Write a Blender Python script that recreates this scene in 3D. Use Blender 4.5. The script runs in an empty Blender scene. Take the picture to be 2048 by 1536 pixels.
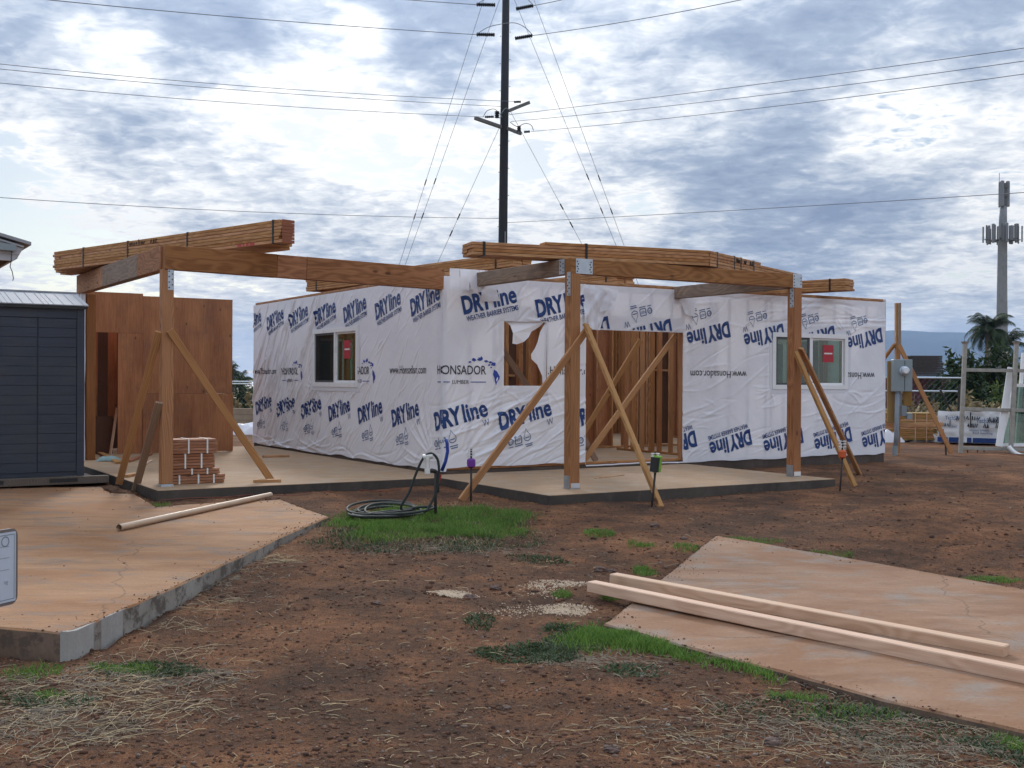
import bpy, bmesh, math, random
import numpy as np
from mathutils import Matrix, Vector, Euler

random.seed(7)
rng = np.random.default_rng(7)
scene = bpy.context.scene
COL = scene.collection
R = math.radians

# ------------------------------------------------------------------ camera
EYE = 1.28                      # metres above the floor slab of the new house (z = 0)
FPX = 2280.0                    # focal length in pixels of the 2048 px wide photograph
cam_d = bpy.data.cameras.new('camera')
cam = bpy.data.objects.new('camera', cam_d)
COL.objects.link(cam)
scene.camera = cam
cam_d.sensor_width = 36.0
cam_d.lens = FPX / 2048.0 * 36.0
cam_d.clip_start = 0.1
cam_d.clip_end = 30000.0
CAMR = Euler((R(90) - math.atan(9.0 / FPX), 0, 0)).to_matrix() @ Matrix.Rotation(0.0055, 3, 'Z')
CAMP = Vector((0, 0, EYE))
cam.matrix_world = Matrix.Translation(CAMP) @ CAMR.to_4x4()

# ------------------------------------------------------------------ light
SUN_EL, SUN_AZ = R(30), R(-9)          # azimuth from +Y, positive towards +X
sun_dir = Vector((math.sin(SUN_AZ) * math.cos(SUN_EL), math.cos(SUN_AZ) * math.cos(SUN_EL), math.sin(SUN_EL)))
sd = bpy.data.lights.new('sun', 'SUN')
sd.energy = 1.5
sd.angle = R(10)
sd.color = (1.0, 0.94, 0.86)
so = bpy.data.objects.new('sun', sd)
COL.objects.link(so)
so.rotation_euler = sun_dir.to_track_quat('Z', 'Y').to_euler()

scene.view_settings.view_transform = 'Standard'
scene.view_settings.look = 'None'
scene.view_settings.exposure = 0.28
scene.view_settings.gamma = 1.0
scene.view_settings.use_curve_mapping = False
scene.render.engine = 'CYCLES'
scene.cycles.use_denoising = True
scene.cycles.max_bounces = 5
scene.cycles.diffuse_bounces = 3
scene.cycles.use_adaptive_sampling = True
scene.cycles.adaptive_threshold = 0.02
scene.cycles.glossy_bounces = 2
scene.cycles.transmission_bounces = 4
scene.cycles.transparent_max_bounces = 12
scene.cycles.volume_bounces = 1
scene.cycles.caustics_reflective = False
scene.cycles.caustics_refractive = False


class NT:
    """small wrapper to write node trees shortly"""
    def __init__(self, tree):
        self.t = tree
        tree.nodes.clear()

    def n(self, kind, **kw):
        node = self.t.nodes.new(kind)
        ins = kw.pop('ins', {})
        for k, v in kw.items():
            setattr(node, k, v)
        for k, v in ins.items():
            s = node.inputs[k]
            if isinstance(v, bpy.types.NodeSocket):
                self.t.links.new(v, s)
            else:
                s.default_value = v
        return node

    def math(self, op, a, b=0.0, c=None, clamp=False):
        nd = self.n('ShaderNodeMath', operation=op, use_clamp=clamp)
        for i, v in enumerate((a, b, c)):
            if v is None:
                continue
            if isinstance(v, bpy.types.NodeSocket):
                self.t.links.new(v, nd.inputs[i])
            else:
                nd.inputs[i].default_value = v
        return nd.outputs[0]

    def mix(self, f, a, b, blend='MIX'):
        nd = self.n('ShaderNodeMix', data_type='RGBA', blend_type=blend)
        for s, v in ((nd.inputs[0], f), (nd.inputs[6], a), (nd.inputs[7], b)):
            if isinstance(v, bpy.types.NodeSocket):
                self.t.links.new(v, s)
            else:
                s.default_value = v if not isinstance(v, tuple) else (*v[:3], 1.0)
        return nd.outputs[2]

    def ramp(self, f, stops, interp='LINEAR'):
        nd = self.n('ShaderNodeValToRGB')
        cr = nd.color_ramp
        cr.interpolation = interp
        while len(cr.elements) < len(stops):
            cr.elements.new(0.5)
        for e, (p, c) in zip(cr.elements, stops):
            e.position = p
            e.color = (*c[:3], 1.0) if isinstance(c, tuple) else (c, c, c, 1.0)
        self.t.links.new(f, nd.inputs[0])
        return nd.outputs[0]

    def noise(self, vec, scale, detail=4.0, rough=0.55, dist=0.0, lac=2.0):
        nd = self.n('ShaderNodeTexNoise', ins={'Scale': scale, 'Detail': detail, 'Roughness': rough, 'Distortion': dist, 'Lacunarity': lac})
        if vec is not None:
            self.t.links.new(vec, nd.inputs['Vector'])
        return nd.outputs['Fac']

    def map(self, vec, loc=(0, 0, 0), rot=(0, 0, 0), sc=(1, 1, 1)):
        nd = self.n('ShaderNodeMapping', ins={'Location': loc, 'Rotation': rot, 'Scale': sc})
        self.t.links.new(vec, nd.inputs['Vector'])
        return nd.outputs[0]

    def rng(self, v, a, b, c=0.0, d=1.0, kind='LINEAR'):
        nd = self.n('ShaderNodeMapRange', interpolation_type=kind)
        self.t.links.new(v, nd.inputs[0])
        for i, x in zip((1, 2, 3, 4), (a, b, c, d)):
            nd.inputs[i].default_value = x
        return nd.outputs[0]


def px_dir(px, py):
    return (CAMR @ Vector(((px - 1024.0) / FPX, -(py - 768.0) / FPX, -1.0)))


# ------------------------------------------------------------------ sky
world = bpy.data.worlds.new('World')
scene.world = world
world.use_nodes = True
w = NT(world.node_tree)
tc = w.n('ShaderNodeTexCoord').outputs['Generated']
nrm = w.n('ShaderNodeVectorMath', operation='NORMALIZE', ins={0: tc}).outputs[0]
sep = w.n('ShaderNodeSeparateXYZ', ins={0: nrm})
zz = w.math('MAXIMUM', sep.outputs[2], 0.0)
den = w.math('ADD', zz, 0.15)
pxx = w.math('DIVIDE', sep.outputs[0], den)
pyy = w.math('DIVIDE', sep.outputs[1], den)
pv = w.n('ShaderNodeCombineXYZ', ins={0: pxx, 1: pyy, 2: 3.7}).outputs[0]
big = w.noise(w.map(pv, loc=(4.3, 1.2, 0)), 0.95, 4.0, 0.55, 0.3)
mid = w.noise(w.map(pv, loc=(1.3, 7.2, 0), sc=(1.0, 0.7, 1)), 3.4, 4.0, 0.58, 0.3)
puf = w.noise(w.map(pv, loc=(9.1, 3.3, 2)), 11.0, 4.0, 0.60, 0.5)
fin = w.noise(w.map(pv, loc=(2.1, 5.3, 4), sc=(1, 1.15, 1)), 24.0, 2.0, 0.55, 0.4)
cover = w.math('ADD', w.math('MULTIPLY', big, 0.38), w.math('MULTIPLY', mid, 0.34))
cover = w.math('ADD', cover, w.math('MULTIPLY', puf, 0.28))
cover = w.math('ADD', cover, w.math('MULTIPLY', w.math('SUBTRACT', fin, 0.5), 0.10))
cover = w.math('ADD', cover, w.rng(zz, 0.14, 0.34, -0.002, 0.065, 'SMOOTHSTEP'))
# individual cloud banks of this sky: (pixel, radius in radians, weight); + thicker, - thinner
BANKS = [((1480, 340), 0.17, 0.105), ((1230, 270), 0.11, 0.06), ((850, 70), 0.085, 0.13), ((430, 50), 0.11, 0.075), ((1980, 30), 0.12, 0.11),
         ((1600, 60), 0.11, 0.09), ((560, 300), 0.16, -0.03), ((760, 240), 0.12, -0.03), ((1120, 450), 0.10, -0.06), ((900, 430), 0.12, -0.04),
         ((20, 380), 0.10, -0.15), ((200, 430), 0.08, -0.09), ((1780, 230), 0.07, -0.06), ((1970, 300), 0.09, -0.06),
         ((1060, 325), 0.026, -0.16), ((1290, 405), 0.045, -0.13), ((180, 320), 0.08, 0.10), ((735, 60), 0.035, -0.15), ((1650, 470), 0.12, 0.05), ((220, 130), 0.08, -0.05)]
for (bx, by), rad, wt in BANKS:
    d0 = px_dir(bx, by).normalized()
    dd = w.n('ShaderNodeVectorMath', operation='DISTANCE', ins={0: nrm, 1: tuple(d0)}).outputs['Value']
    cover = w.math('MULTIPLY_ADD', w.rng(dd, 0.0, rad, wt, 0.0, 'SMOOTHSTEP'), 1.0, cover)
cloud = w.ramp(cover, [(0.36, (0.90, 0.93, 0.96)), (0.44, (0.98, 0.98, 0.965)), (0.48, (0.79, 0.82, 0.855)), (0.535, (0.56, 0.615, 0.70)), (0.60, (0.36, 0.43, 0.55)), (0.70, (0.25, 0.315, 0.44))])
alpha = w.rng(cover, 0.37, 0.44, 0.0, 1.0, 'SMOOTHSTEP')
# overcast skies brighten towards the zenith and around the veiled sun
sdot = w.n('ShaderNodeVectorMath', operation='DOT_PRODUCT', ins={0: nrm, 1: tuple(sun_dir)}).outputs['Value']
glow = w.math('POWER', w.math('MAXIMUM', sdot, 0.0), 26.0)
lum = w.math('ADD', w.math('MULTIPLY_ADD', zz, 1.45, 0.66), w.math('MULTIPLY', glow, 0.30))
cl = w.n('ShaderNodeVectorMath', operation='SCALE', ins={0: cloud, 'Scale': lum}).outputs[0]
hz = w.rng(zz, 0.0, 0.085, 0.85, 0.0, 'SMOOTHSTEP')
cl = w.mix(hz, cl, (0.60, 0.66, 0.73))
alpha = w.math('MAXIMUM', alpha, w.math('MULTIPLY', hz, 0.9))
sky = w.n('ShaderNodeTexSky', sky_type='NISHITA', sun_disc=False, sun_elevation=SUN_EL, sun_rotation=SUN_AZ, air_density=1.0, dust_density=0.6)
bg_sky = w.n('ShaderNodeBackground', ins={'Color': sky.outputs[0], 'Strength': 0.072})
bg_cl = w.n('ShaderNodeBackground', ins={'Color': cl, 'Strength': 1.0})
ms = w.n('ShaderNodeMixShader', ins={0: alpha, 1: bg_sky.outputs[0], 2: bg_cl.outputs[0]})
w.n('ShaderNodeOutputWorld', ins={'Surface': ms.outputs[0]})
world.cycles.sampling_method = 'MANUAL'
world.cycles.sample_map_resolution = 512


# ------------------------------------------------------------------ places
def gp(px, py, z):
    d = px_dir(px, py)
    t = (z - EYE) / d.z
    return CAMP + d * t


def dp(px, py, depth):
    d = px_dir(px, py)
    return CAMP + d * (depth / d.y)


def gz(x, y):
    """height of the bare ground"""
    y = np.asarray(y, float)
    return np.interp(y, [0.0, 6.5, 12.0, 24.0, 60.0, 200.0], [-0.335, -0.32, -0.165, -0.17, -0.35, -1.0])


def gg(px, py):
    z = -0.2
    for _ in range(8):
        p = gp(px, py, z)
        z = float(gz(p.x, p.y))
    return gp(px, py, z)


UX, VX = Vector((0.852, 0.5235, 0)).normalized(), Vector((-0.5235, 0.852, 0)).normalized()
C0 = Vector((-0.965, 15.9, 0.0))


def H(u, v, z=0.0):
    """house axes: u along the front wall to the right, v along the left wall away from the camera"""
    return C0 + UX * u + VX * v + Vector((0, 0, z))


HROT = Matrix((tuple(UX) + (0,), tuple(VX) + (0,), (0, 0, 1, 0), (0, 0, 0, 1))).transposed()

# ------------------------------------------------------------------ object helpers
MW = {}


def mat_of(o):
    return MW.get(o.name, Matrix.Identity(4))


def place(o, parent, M):
    MW[o.name] = M.copy()
    COL.objects.link(o)
    if parent is not None:
        o.parent = parent
        o.matrix_local = mat_of(parent).inverted() @ M
    else:
        o.matrix_local = M
    return o


def tag(o, label=None, cat=None, group=None, kind=None):
    if label:
        o['label'] = label
    if cat:
        o['category'] = cat
    if group:
        o['group'] = group
    if kind:
        o['kind'] = kind
    return o


def thing(name, label, cat, loc, group=None):
    o = bpy.data.objects.new(name, None)
    o.empty_display_size = 0.2
    place(o, None, Matrix.Translation(Vector(loc)))
    return tag(o, label, cat, group)


class MB:
    def __init__(self):
        self.v, self.f, self.m = [], [], []

    def add(self, vs, fs, mi=0):
        b = len(self.v)
        self.v += [tuple(p) for p in vs]
        self.f += [tuple(b + i for i in f) for f in fs]
        self.m += [mi] * len(fs)
        return self

    def box(self, lo, hi, M=None, mi=0):
        x0, y0, z0 = lo
        x1, y1, z1 = hi
        vs = [Vector(p) for p in ((x0, y0, z0), (x1, y0, z0), (x1, y1, z0), (x0, y1, z0), (x0, y0, z1), (x1, y0, z1), (x1, y1, z1), (x0, y1, z1))]
        if M is not None:
            vs = [M @ p for p in vs]
        return self.add(vs, [(0, 3, 2, 1), (4, 5, 6, 7), (0, 1, 5, 4), (1, 2, 6, 5), (2, 3, 7, 6), (3, 0, 4, 7)], mi)

    def hbox(self, u0, u1, v0, v1, z0, z1, mi=0):
        """box along the house axes"""
        return self.box((u0, v0, z0), (u1, v1, z1), Matrix.Translation(C0) @ HROT, mi)

    def tube(self, pts, r, n=8, caps=True, mi=0):
        pts = [Vector(p) for p in pts]
        rs = r if isinstance(r, (list, tuple)) else [r] * len(pts)
        vs, fs = [], []
        up = None
        for i, p in enumerate(pts):
            d = (pts[min(i + 1, len(pts) - 1)] - pts[max(i - 1, 0)])
            d.normalize()
            if up is None or abs(up.dot(d)) > 0.98:
                up = Vector((0, 0, 1)) if abs(d.z) < 0.9 else Vector((1, 0, 0))
            s = d.cross(up).normalized()
            up = s.cross(d).normalized()
            for k in range(n):
                a = 2 * math.pi * k / n
                vs.append(p + (s * math.cos(a) + up * math.sin(a)) * rs[i])
        for i in range(len(pts) - 1):
            for k in range(n):
                a, b = i * n + k, i * n + (k + 1) % n
                fs.append((a, b, b + n, a + n))
        if caps:
            fs.append(tuple(range(n - 1, -1, -1)))
            fs.append(tuple((len(pts) - 1) * n + k for k in range(n)))
        return self.add(vs, fs, mi)

    def prism(self, poly, z0, z1, mi=0):
        """vertical prism over a polygon given counter-clockwise from above"""
        n = len(poly)
        vs = [(p[0], p[1], z0) for p in poly] + [(p[0], p[1], z1) for p in poly]
        fs = [tuple(range(n - 1, -1, -1)), tuple(range(n, 2 * n))] + [(i, (i + 1) % n, n + (i + 1) % n, n + i) for i in range(n)]
        return self.add(vs, fs, mi)

    def poly(self, pts, mi=0):
        return self.add(pts, [tuple(range(len(pts)))], mi)

    def build(self, name, mat, parent=None, origin=None, smooth=False, bevel=0.0):
        me = bpy.data.meshes.new(name)
        O = Vector(origin) if origin is not None else Vector((0, 0, 0))
        me.from_pydata([tuple(Vector(p) - O) for p in self.v], [], self.f)
        for mm in (mat if isinstance(mat, (list, tuple)) else [mat]):
            me.materials.append(mm)
        if any(self.m):
            me.polygons.foreach_set('material_index', self.m)
        if bevel:
            bm = bmesh.new()
            bm.from_mesh(me)
            bmesh.ops.remove_doubles(bm, verts=bm.verts, dist=1e-5)
            bmesh.ops.bevel(bm, geom=bm.edges[:], offset=bevel, segments=1, affect='EDGES', clamp_overlap=True)
            bm.to_mesh(me)
            bm.free()
        if smooth:
            me.polygons.foreach_set('use_smooth', [True] * len(me.polygons))
        me.update()
        o = bpy.data.objects.new(name, me)
        return place(o, parent, Matrix.Translation(O))


def np_mesh(name, verts, faces, mat, parent=None, smooth=False):
    """verts (n,3), faces (m,k) numpy"""
    me = bpy.data.meshes.new(name)
    nv, nf, k = len(verts), len(faces), faces.shape[1]
    me.vertices.add(nv)
    me.vertices.foreach_set('co', np.asarray(verts, np.float32).ravel())
    me.loops.add(nf * k)
    me.loops.foreach_set('vertex_index', np.asarray(faces, np.int32).ravel())
    me.polygons.add(nf)
    me.polygons.foreach_set('loop_start', np.arange(0, nf * k, k, dtype=np.int32))
    if smooth:
        me.polygons.foreach_set('use_smooth', np.ones(nf, bool))
    me.materials.append(mat)
    me.update(calc_edges=True)
    me.validate()
    o = bpy.data.objects.new(name, me)
    return place(o, parent, Matrix.Identity(4))


_plank = {}


def plank(name, p0, p1, w_, t_, mat, parent=None, roll=0.0, side=None, bevel=0.004):
    """a sawn board from p0 to p1 (centre line); w_ across, t_ thick; local x is the grain"""
    p0, p1 = Vector(p0), Vector(p1)
    d = p1 - p0
    L = d.length
    x = d.normalized()
    if side is not None:
        y = Vector(side)
    else:
        y = Vector((0, 0, 1)).cross(x)
        if y.length < 0.05:
            y = Vector((0, 1, 0)).cross(x)
    y = (y - x * y.dot(x)).normalized()
    z = x.cross(y)
    if roll:
        q = Matrix.Rotation(roll, 3, x)
        y, z = q @ y, q @ z
    key = (round(L, 3), round(w_, 4), round(t_, 4), mat.name)
    me = _plank.get(key)
    if me is None:
        me = bpy.data.meshes.new(name)
        bm = bmesh.new()
        bmesh.ops.create_cube(bm, size=1.0)
        for vv in bm.verts:
            vv.co = Vector(((vv.co.x + 0.5) * L, vv.co.y * w_, vv.co.z * t_))
        if bevel:
            bmesh.ops.bevel(bm, geom=bm.edges[:], offset=min(bevel, t_ * 0.2), segments=1, affect='EDGES')
        bm.to_mesh(me)
        bm.free()
        me.materials.append(mat)
        _plank[key] = me
    o = bpy.data.objects.new(name, me)
    M = Matrix((tuple(x) + (0,), tuple(y) + (0,), tuple(z) + (0,), (0, 0, 0, 1))).transposed()
    M.translation = p0
    return place(o, parent, M)


def hplank(name, a, b, w_, t_, mat, parent, **kw):
    return plank(name, H(*a), H(*b), w_, t_, mat, parent, **kw)


def lathe(mb, base, prof, n=16, axis=Vector((0, 0, 1)), mi=0):
    """profile [(r,h)...] turned about an axis through base"""
    axis = Vector(axis).normalized()
    s = axis.orthogonal().normalized()
    t = axis.cross(s)
    base = Vector(base)
    vs, fs = [], []
    for r_, h_ in prof:
        for k in range(n):
            a = 2 * math.pi * k / n
            vs.append(base + axis * h_ + (s * math.cos(a) + t * math.sin(a)) * r_)
    for i in range(len(prof) - 1):
        for k in range(n):
            a, b = i * n + k, i * n + (k + 1) % n
            fs.append((a, b, b + n, a + n))
    fs.append(tuple(range(n - 1, -1, -1)))
    fs.append(tuple((len(prof) - 1) * n + k for k in range(n)))
    return mb.add(vs, fs, mi)


# ------------------------------------------------------------------ value noise
_lat = rng.random((512, 512))


def vnoise(x, y):
    x, y = np.asarray(x, float), np.asarray(y, float)
    xi, yi = np.floor(x).astype(int), np.floor(y).astype(int)
    fx, fy = x - xi, y - yi
    fx, fy = fx * fx * (3 - 2 * fx), fy * fy * (3 - 2 * fy)
    a, b = _lat[xi % 512, yi % 512], _lat[(xi + 1) % 512, yi % 512]
    c, d = _lat[xi % 512, (yi + 1) % 512], _lat[(xi + 1) % 512, (yi + 1) % 512]
    return (a * (1 - fx) + b * fx) * (1 - fy) + (c * (1 - fx) + d * fx) * fy


def fbm(x, y, o=4):
    s, a, t = 0.0, 1.0, 0.0
    for k in range(o):
        s = s + a * vnoise(x * 2 ** k + 17.3 * k, y * 2 ** k + 5.1 * k)
        t += a
        a *= 0.5
    return s / t


# ------------------------------------------------------------------ materials
MATS = {}


def mat(name, fn):
    m = bpy.data.materials.new(name)
    m.use_nodes = True
    t = NT(m.node_tree)
    b = t.n('ShaderNodeBsdfPrincipled')
    out = t.n('ShaderNodeOutputMaterial')
    t.t.links.new(b.outputs[0], out.inputs[0])
    fn(t, b, out)
    MATS[name] = m
    return m


def setc(t, b, col=None, rough=None, bump=None, bs=0.3, bd=0.01, metal=None):
    for key, v in (('Base Color', col), ('Roughness', rough), ('Metallic', metal)):
        if v is None:
            continue
        if isinstance(v, bpy.types.NodeSocket):
            t.t.links.new(v, b.inputs[key])
        elif isinstance(v, tuple):
            b.inputs[key].default_value = (*v[:3], 1)
        else:
            b.inputs[key].default_value = v
    if bump is not None:
        bn = t.n('ShaderNodeBump', ins={'Height': bump, 'Strength': bs, 'Distance': bd})
        t.t.links.new(bn.outputs[0], b.inputs['Normal'])


def plain(name, col, rough=0.5, metal=0.0, var=0.12, sc=6.0, bump=0.0):
    def fn(t, b, out):
        co = t.n('ShaderNodeTexCoord').outputs['Object']
        n_ = t.noise(co, sc, 5, 0.6)
        lo = tuple(c * (1 - var) for c in col)
        hi = tuple(min(1, c * (1 + var)) for c in col)
        setc(t, b, t.ramp(n_, [(0.3, lo), (0.7, hi)]), t.rng(n_, 0.3, 0.7, max(0.05, rough - 0.1), min(1, rough + 0.1)), n_ if bump else None, bump, 0.01, metal)
    return mat(name, fn)


def wood(name, dark, light, knot=(0.10, 0.04, 0.018), rough=0.7, weather=0.0, end=None):
    def fn(t, b, out):
        co = t.n('ShaderNodeTexCoord').outputs['Object']
        oi = t.n('ShaderNodeObjectInfo').outputs['Random']
        off = t.n('ShaderNodeCombineXYZ', ins={0: t.math('MULTIPLY', oi, 37.0), 1: t.math('MULTIPLY', oi, 11.0), 2: t.math('MULTIPLY', oi, 23.0)}).outputs[0]
        v = t.n('ShaderNodeVectorMath', operation='ADD', ins={0: co, 1: off}).outputs[0]
        warp = t.noise(t.map(v, sc=(0.9, 4, 4)), 1.0, 2, 0.5)
        rings = t.n('ShaderNodeTexWave', wave_type='BANDS', bands_direction='Y', ins={'Scale': 20.0, 'Distortion': 0.0})
        wv = t.n('ShaderNodeVectorMath', operation='ADD', ins={0: t.map(v, sc=(0.05, 1, 1.4)), 1: t.n('ShaderNodeVectorMath', operation='SCALE', ins={0: t.n('ShaderNodeCombineXYZ', ins={0: 0.0, 1: warp, 2: warp}).outputs[0], 'Scale': 0.20}).outputs[0]}).outputs[0]
        t.t.links.new(wv, rings.inputs['Vector'])
        fine = t.noise(t.map(v, sc=(2.5, 110, 110)), 1.0, 4, 0.6)
        broad = t.noise(t.map(v, sc=(0.8, 3, 3)), 1.0, 4, 0.6)
        g = t.math('ADD', t.math('MULTIPLY', rings.outputs['Fac'], 0.22), t.math('ADD', t.math('MULTIPLY', fine, 0.55), t.math('MULTIPLY', broad, 0.42)))
        col = t.ramp(g, [(0.34, dark), (0.80, light)])
        # tone of the single board
        hsv = t.n('ShaderNodeHueSaturation', ins={'Color': col, 'Value': t.rng(oi, 0, 1, 0.86, 1.12), 'Saturation': t.rng(oi, 0, 1, 1.06, 0.92), 'Hue': t.rng(t.math('FRACT', t.math('MULTIPLY', oi, 7.13)), 0, 1, 0.496, 0.504)}).outputs[0]
        vor = t.n('ShaderNodeTexVoronoi', feature='F1', ins={'Scale': 1.0, 'Randomness': 1.0})
        t.t.links.new(t.map(v, sc=(2.0, 4.4, 4.4)), vor.inputs['Vector'])
        kf = t.rng(vor.outputs['Distance'], 0.055, 0.12, 0.85, 0.0, 'SMOOTHSTEP')
        col = t.mix(kf, hsv, knot)
        if weather:
            wn = t.noise(t.map(v, sc=(1.0, 6, 6)), 1.0, 5, 0.65)
            col = t.mix(t.rng(wn, 0.35, 0.65, 0.15 * weather, weather), col, (0.17, 0.145, 0.125))
        setc(t, b, col, rough, t.math('ADD', fine, t.math('MULTIPLY', rings.outputs['Fac'], 0.5)), 0.25, 0.003)
        b.inputs['Specular IOR Level'].default_value = 0.25
    return mat(name, fn)


M_FIR = wood('fir lumber', (0.29, 0.125, 0.045), (0.54, 0.285, 0.125))
M_FIRL = wood('fresh pale lumber', (0.52, 0.32, 0.205), (0.70, 0.48, 0.34), knot=(0.20, 0.09, 0.04))
M_STUD = wood('stud lumber', (0.24, 0.098, 0.036), (0.48, 0.240, 0.100))
M_BEAM = wood('brown glued beam', (0.19, 0.075, 0.028), (0.41, 0.190, 0.080))
M_POST = wood('treated post', (0.21, 0.080, 0.030), (0.45, 0.205, 0.086))
M_GREYW = wood('weathered beam', (0.16, 0.105, 0.072), (0.34, 0.235, 0.165), weather=0.35)
M_BRACE = wood('brace lumber', (0.29, 0.130, 0.044), (0.52, 0.275, 0.115))
M_BRACEG = wood('greyed brace lumber', (0.20, 0.120, 0.078), (0.38, 0.25, 0.17), weather=0.25)
M_RED = wood('red stained lumber ends', (0.18, 0.058, 0.024), (0.30, 0.105, 0.045))
M_CEDAR = wood('cedar bundle boards', (0.24, 0.095, 0.047), (0.42, 0.20, 0.11))
M_PALLET = wood('old pallet wood', (0.07, 0.055, 0.043), (0.17, 0.135, 0.105), weather=0.5)


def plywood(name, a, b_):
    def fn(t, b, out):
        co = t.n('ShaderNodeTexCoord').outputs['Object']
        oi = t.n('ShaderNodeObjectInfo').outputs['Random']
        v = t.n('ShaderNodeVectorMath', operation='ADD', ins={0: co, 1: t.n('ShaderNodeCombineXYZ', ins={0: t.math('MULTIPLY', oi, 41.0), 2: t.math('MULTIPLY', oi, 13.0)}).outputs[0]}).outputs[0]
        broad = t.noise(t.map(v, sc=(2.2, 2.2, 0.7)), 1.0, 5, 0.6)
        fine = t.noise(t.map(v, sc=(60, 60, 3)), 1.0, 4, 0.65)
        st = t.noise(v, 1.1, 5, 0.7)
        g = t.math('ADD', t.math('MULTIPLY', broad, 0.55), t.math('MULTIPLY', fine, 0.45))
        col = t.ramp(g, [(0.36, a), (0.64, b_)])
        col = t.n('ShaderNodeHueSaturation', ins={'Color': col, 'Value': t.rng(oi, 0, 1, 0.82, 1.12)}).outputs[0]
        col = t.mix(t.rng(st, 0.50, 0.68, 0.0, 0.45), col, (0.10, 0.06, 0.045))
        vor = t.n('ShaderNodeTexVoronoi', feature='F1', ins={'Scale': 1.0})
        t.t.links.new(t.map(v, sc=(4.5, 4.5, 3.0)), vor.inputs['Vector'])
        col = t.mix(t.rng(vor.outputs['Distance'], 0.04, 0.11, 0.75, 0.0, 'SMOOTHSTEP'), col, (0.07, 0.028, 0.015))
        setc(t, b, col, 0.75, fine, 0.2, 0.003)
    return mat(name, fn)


M_PLY = plywood('red brown plywood', (0.26, 0.088, 0.032), (0.52, 0.220, 0.090))
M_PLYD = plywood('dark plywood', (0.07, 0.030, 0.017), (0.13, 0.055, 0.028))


def f_dirt(t, b, out):
    co = t.n('ShaderNodeNewGeometry').outputs['Position']
    n1 = t.noise(co, 0.55, 5, 0.6)
    n2 = t.noise(t.map(co, loc=(3, 8, 0)), 2.3, 6, 0.65)
    n3 = t.noise(co, 22, 6, 0.7)
    n4 = t.noise(co, 95, 4, 0.7)
    g = t.math('ADD', t.math('MULTIPLY', n1, 0.34), t.math('ADD', t.math('MULTIPLY', n2, 0.40), t.math('MULTIPLY', n3, 0.26)))
    col = t.ramp(g, [(0.41, (0.090, 0.049, 0.031)), (0.475, (0.165, 0.082, 0.045)), (0.53, (0.265, 0.118, 0.057)), (0.59, (0.39, 0.182, 0.086))])
    col = t.mix(t.rng(n4, 0.36, 0.60, 0.62, 0.0), col, (0.046, 0.028, 0.020))
    vor = t.n('ShaderNodeTexVoronoi', feature='F1', ins={'Scale': 38.0, 'Vector': co})
    pf = t.math('MULTIPLY', t.rng(vor.outputs['Distance'], 0.16, 0.26, 1.0, 0.0), t.rng(t.n('ShaderNodeSeparateColor', ins={0: vor.outputs['Color']}).outputs[0], 0.60, 0.64, 0.0, 0.6))
    col = t.mix(pf, col, (0.20, 0.155, 0.13))
    # trampled grey soil and, further off, the dry grass of the open field
    sp = t.n('ShaderNodeSeparateXYZ', ins={0: co})
    far = t.rng(t.math('ADD', sp.outputs[1], t.math('MULTIPLY', n1, 8.0)), 31.0, 40.0)
    dry = t.ramp(n2, [(0.35, (0.15, 0.115, 0.06)), (0.65, (0.30, 0.23, 0.12))])
    col = t.mix(far, col, dry)
    h = t.math('ADD', t.math('MULTIPLY', n3, 1.0), t.math('MULTIPLY', n4, 0.5))
    setc(t, b, col, 0.95, h, 1.0, 0.045)
    b.inputs['Specular IOR Level'].default_value = 0.15


M_DIRT = mat('red brown dirt', f_dirt)


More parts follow.
